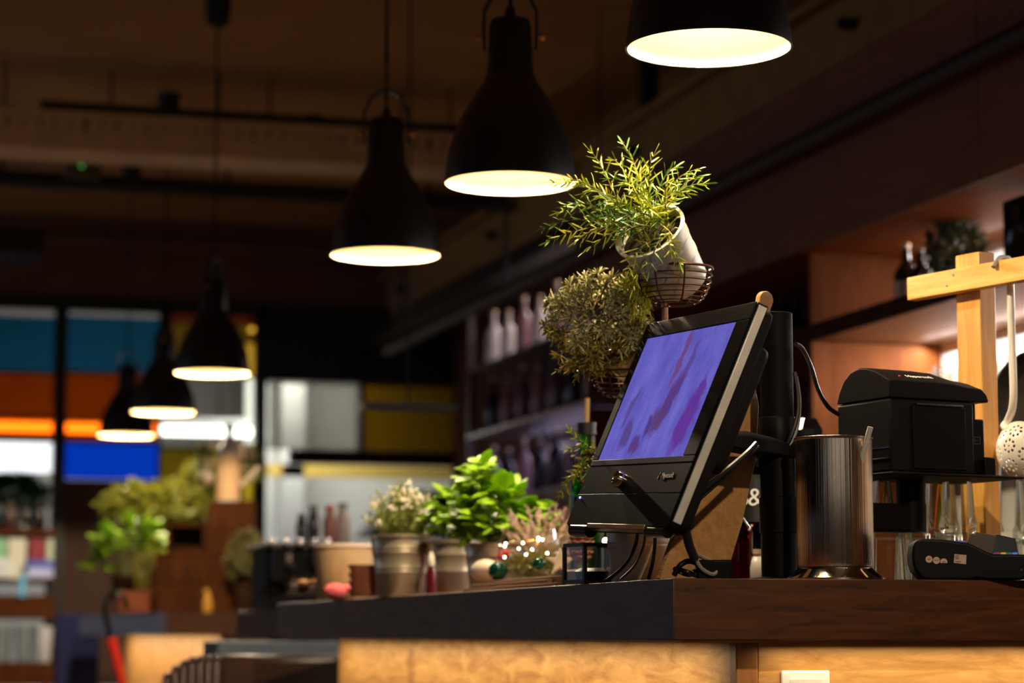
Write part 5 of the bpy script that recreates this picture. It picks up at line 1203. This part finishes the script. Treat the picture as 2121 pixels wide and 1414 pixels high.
B((-cw, -.42, ct - .5), (cw, .05, ct - .4)).build('seat', M['choc'], ch, .03)
for sx in (-1, 1):
    for yy in (-.38, .0): MB().tube([(sx * cw * .8, yy, ct - .5), (sx * cw * .95, yy, 0)], .014, 10).build('leg', M['black'], ch)
# ------------------------------------------------------------------ far left shelf seen past the black post
sY = 13.2
def fx(px, py): return onY(px, py, sY)
fs_ = thing('wall_shelf', 'brown open shelf unit at the far left before the glowing white pane', 'shelving', (0, sY, 0))
x0, x1 = fx(-140, 1200).x, fx(116, 1200).x
for a, b in ((1096, 1108), (1198, 1206), (1232, 1282), (1372, 1420)):
    B((x0, 0, fx(50, b).z), (x1, .35, fx(50, a).z)).build('shelf', M['crate'], fs_, .003)
for x_ in (x0, x1 - .03): B((x_, .3, 0), (x_ + .03, .33, fx(50, 1096).z)).build('upright', M['black'], fs_)
zz_ = lambda y: fx(50, y).z
for i, px in enumerate((-10, 22, 55, 84)):
    pp = fx(px, 1090); bottle('spice_jar', ('jar at the left edge of the far shelf', 'jar with dark red content on the far shelf', 'clear jar on the far shelf below the herbs', 'jar on the far shelf nearest the black post')[i], (pp.x, sY + .1, zz_(1096) + .001), .16, .036, [M['clear2'], plain('jar_dark', S(70, 40, 30), .3), M['clear2'], DG][i], M['black'], None, .7)
hb2 = thing('hanging_herbs', 'dark green leafy herbs in a trough above the far shelf jars', 'plant', (fx(40, 1040).x, sY + .22, zz_(1096) + .001))
B((-.2, 0, 0), (.14, .1, .1)).build('trough', M['black'], hb2); bushmass(hb2, (-.03, .04, .2), .2, .1, .1, 300, .05, .014, leafmat('deep_green', S(40, 96, 30), S(70, 140, 46)))
for i, (a, b, c) in enumerate(((-60, 14, (150, 210, 170)), (18, 56, (226, 226, 206)), (62, 96, (140, 40, 56)), (99, 112, (200, 214, 190)))):
    pa, pb = fx(a, 1112), fx(b, 1112)
    tag(B((pa.x, sY + .04, zz_(1198) + .001), (pb.x, sY + .26, zz_(1112))).build('tin_box', plain('tin_%d' % i, S(*c), .45), None, .004), ('pale green tin box at the far left shelf', 'cream tin box on the far left shelf', 'dark red tin box on the far left shelf', 'narrow pale tin box beside the black post')[i], 'tin')
for i, (a, b, y0_, y1_, c) in enumerate(((-30, 20, 1156, 1194, (225, 235, 240)), (54, 110, 1160, 1172, (80, 100, 190)), (54, 110, 1174, 1192, (190, 196, 240)))):
    pa, pb = fx(a, y0_), fx(b, y0_)
    tag(B((pa.x, sY - .02, zz_(1198) + .001 + (.0 if i != 1 else zz_(1172) - zz_(1192))), (pb.x, sY + .035, zz_(y0_) if i != 2 else zz_(1174))).build('folded_towel', plain('towel_%d' % i, S(*c), .9), None, .008), ('white folded towel at the far left edge', 'blue folded towel on top of the lilac one', 'lilac folded towel below the blue one')[i], 'towel')
tw = fx(46, 1200); tag(B((tw.x - .02, sY - .03, zz_(1236)), (tw.x + .02, sY - .012, zz_(1190))).build('blue_cloth_strip', plain('sky_blue', S(110, 180, 220), .8), None, .003), 'sky blue cloth strip hanging from the far shelf', 'cloth')
for i, px in enumerate((6, 52, 92)):
    pp = fx(px, 1360); tumbler('drinking_glass', ('glass on the lowest far shelf at the left edge', 'glass in the middle of the lowest far shelf', 'bright glass on the lowest far shelf beside the post')[i], (pp.x, sY + .08, zz_(1372) + .001), .19, .04, .05, M['clear2'] if i < 2 else plain('frosted_glass', S(210, 214, 225), .3), ribs=0, n=24)
dk = thing('dining_chair', 'dark blue chair standing by the far bar below the brown wall', 'chair', (onY(166, 1340, 13.2).x, 13.35, 0)); BC = plain('navy_fabric', S(20, 26, 80), .8)
B((-.12, .0, .6), (.12, .04, onY(166, 1272, 13.3).z)).build('backrest', BC, dk, .02); B((-.18, -.36, .5), (.18, .04, .58)).build('seat', BC, dk, .02)
for sx in (-.1, .1):
    for yy in (-.33, .0): B((sx - .015, yy, 0), (sx + .015, yy + .03, .5)).build('leg', M['black'], dk)
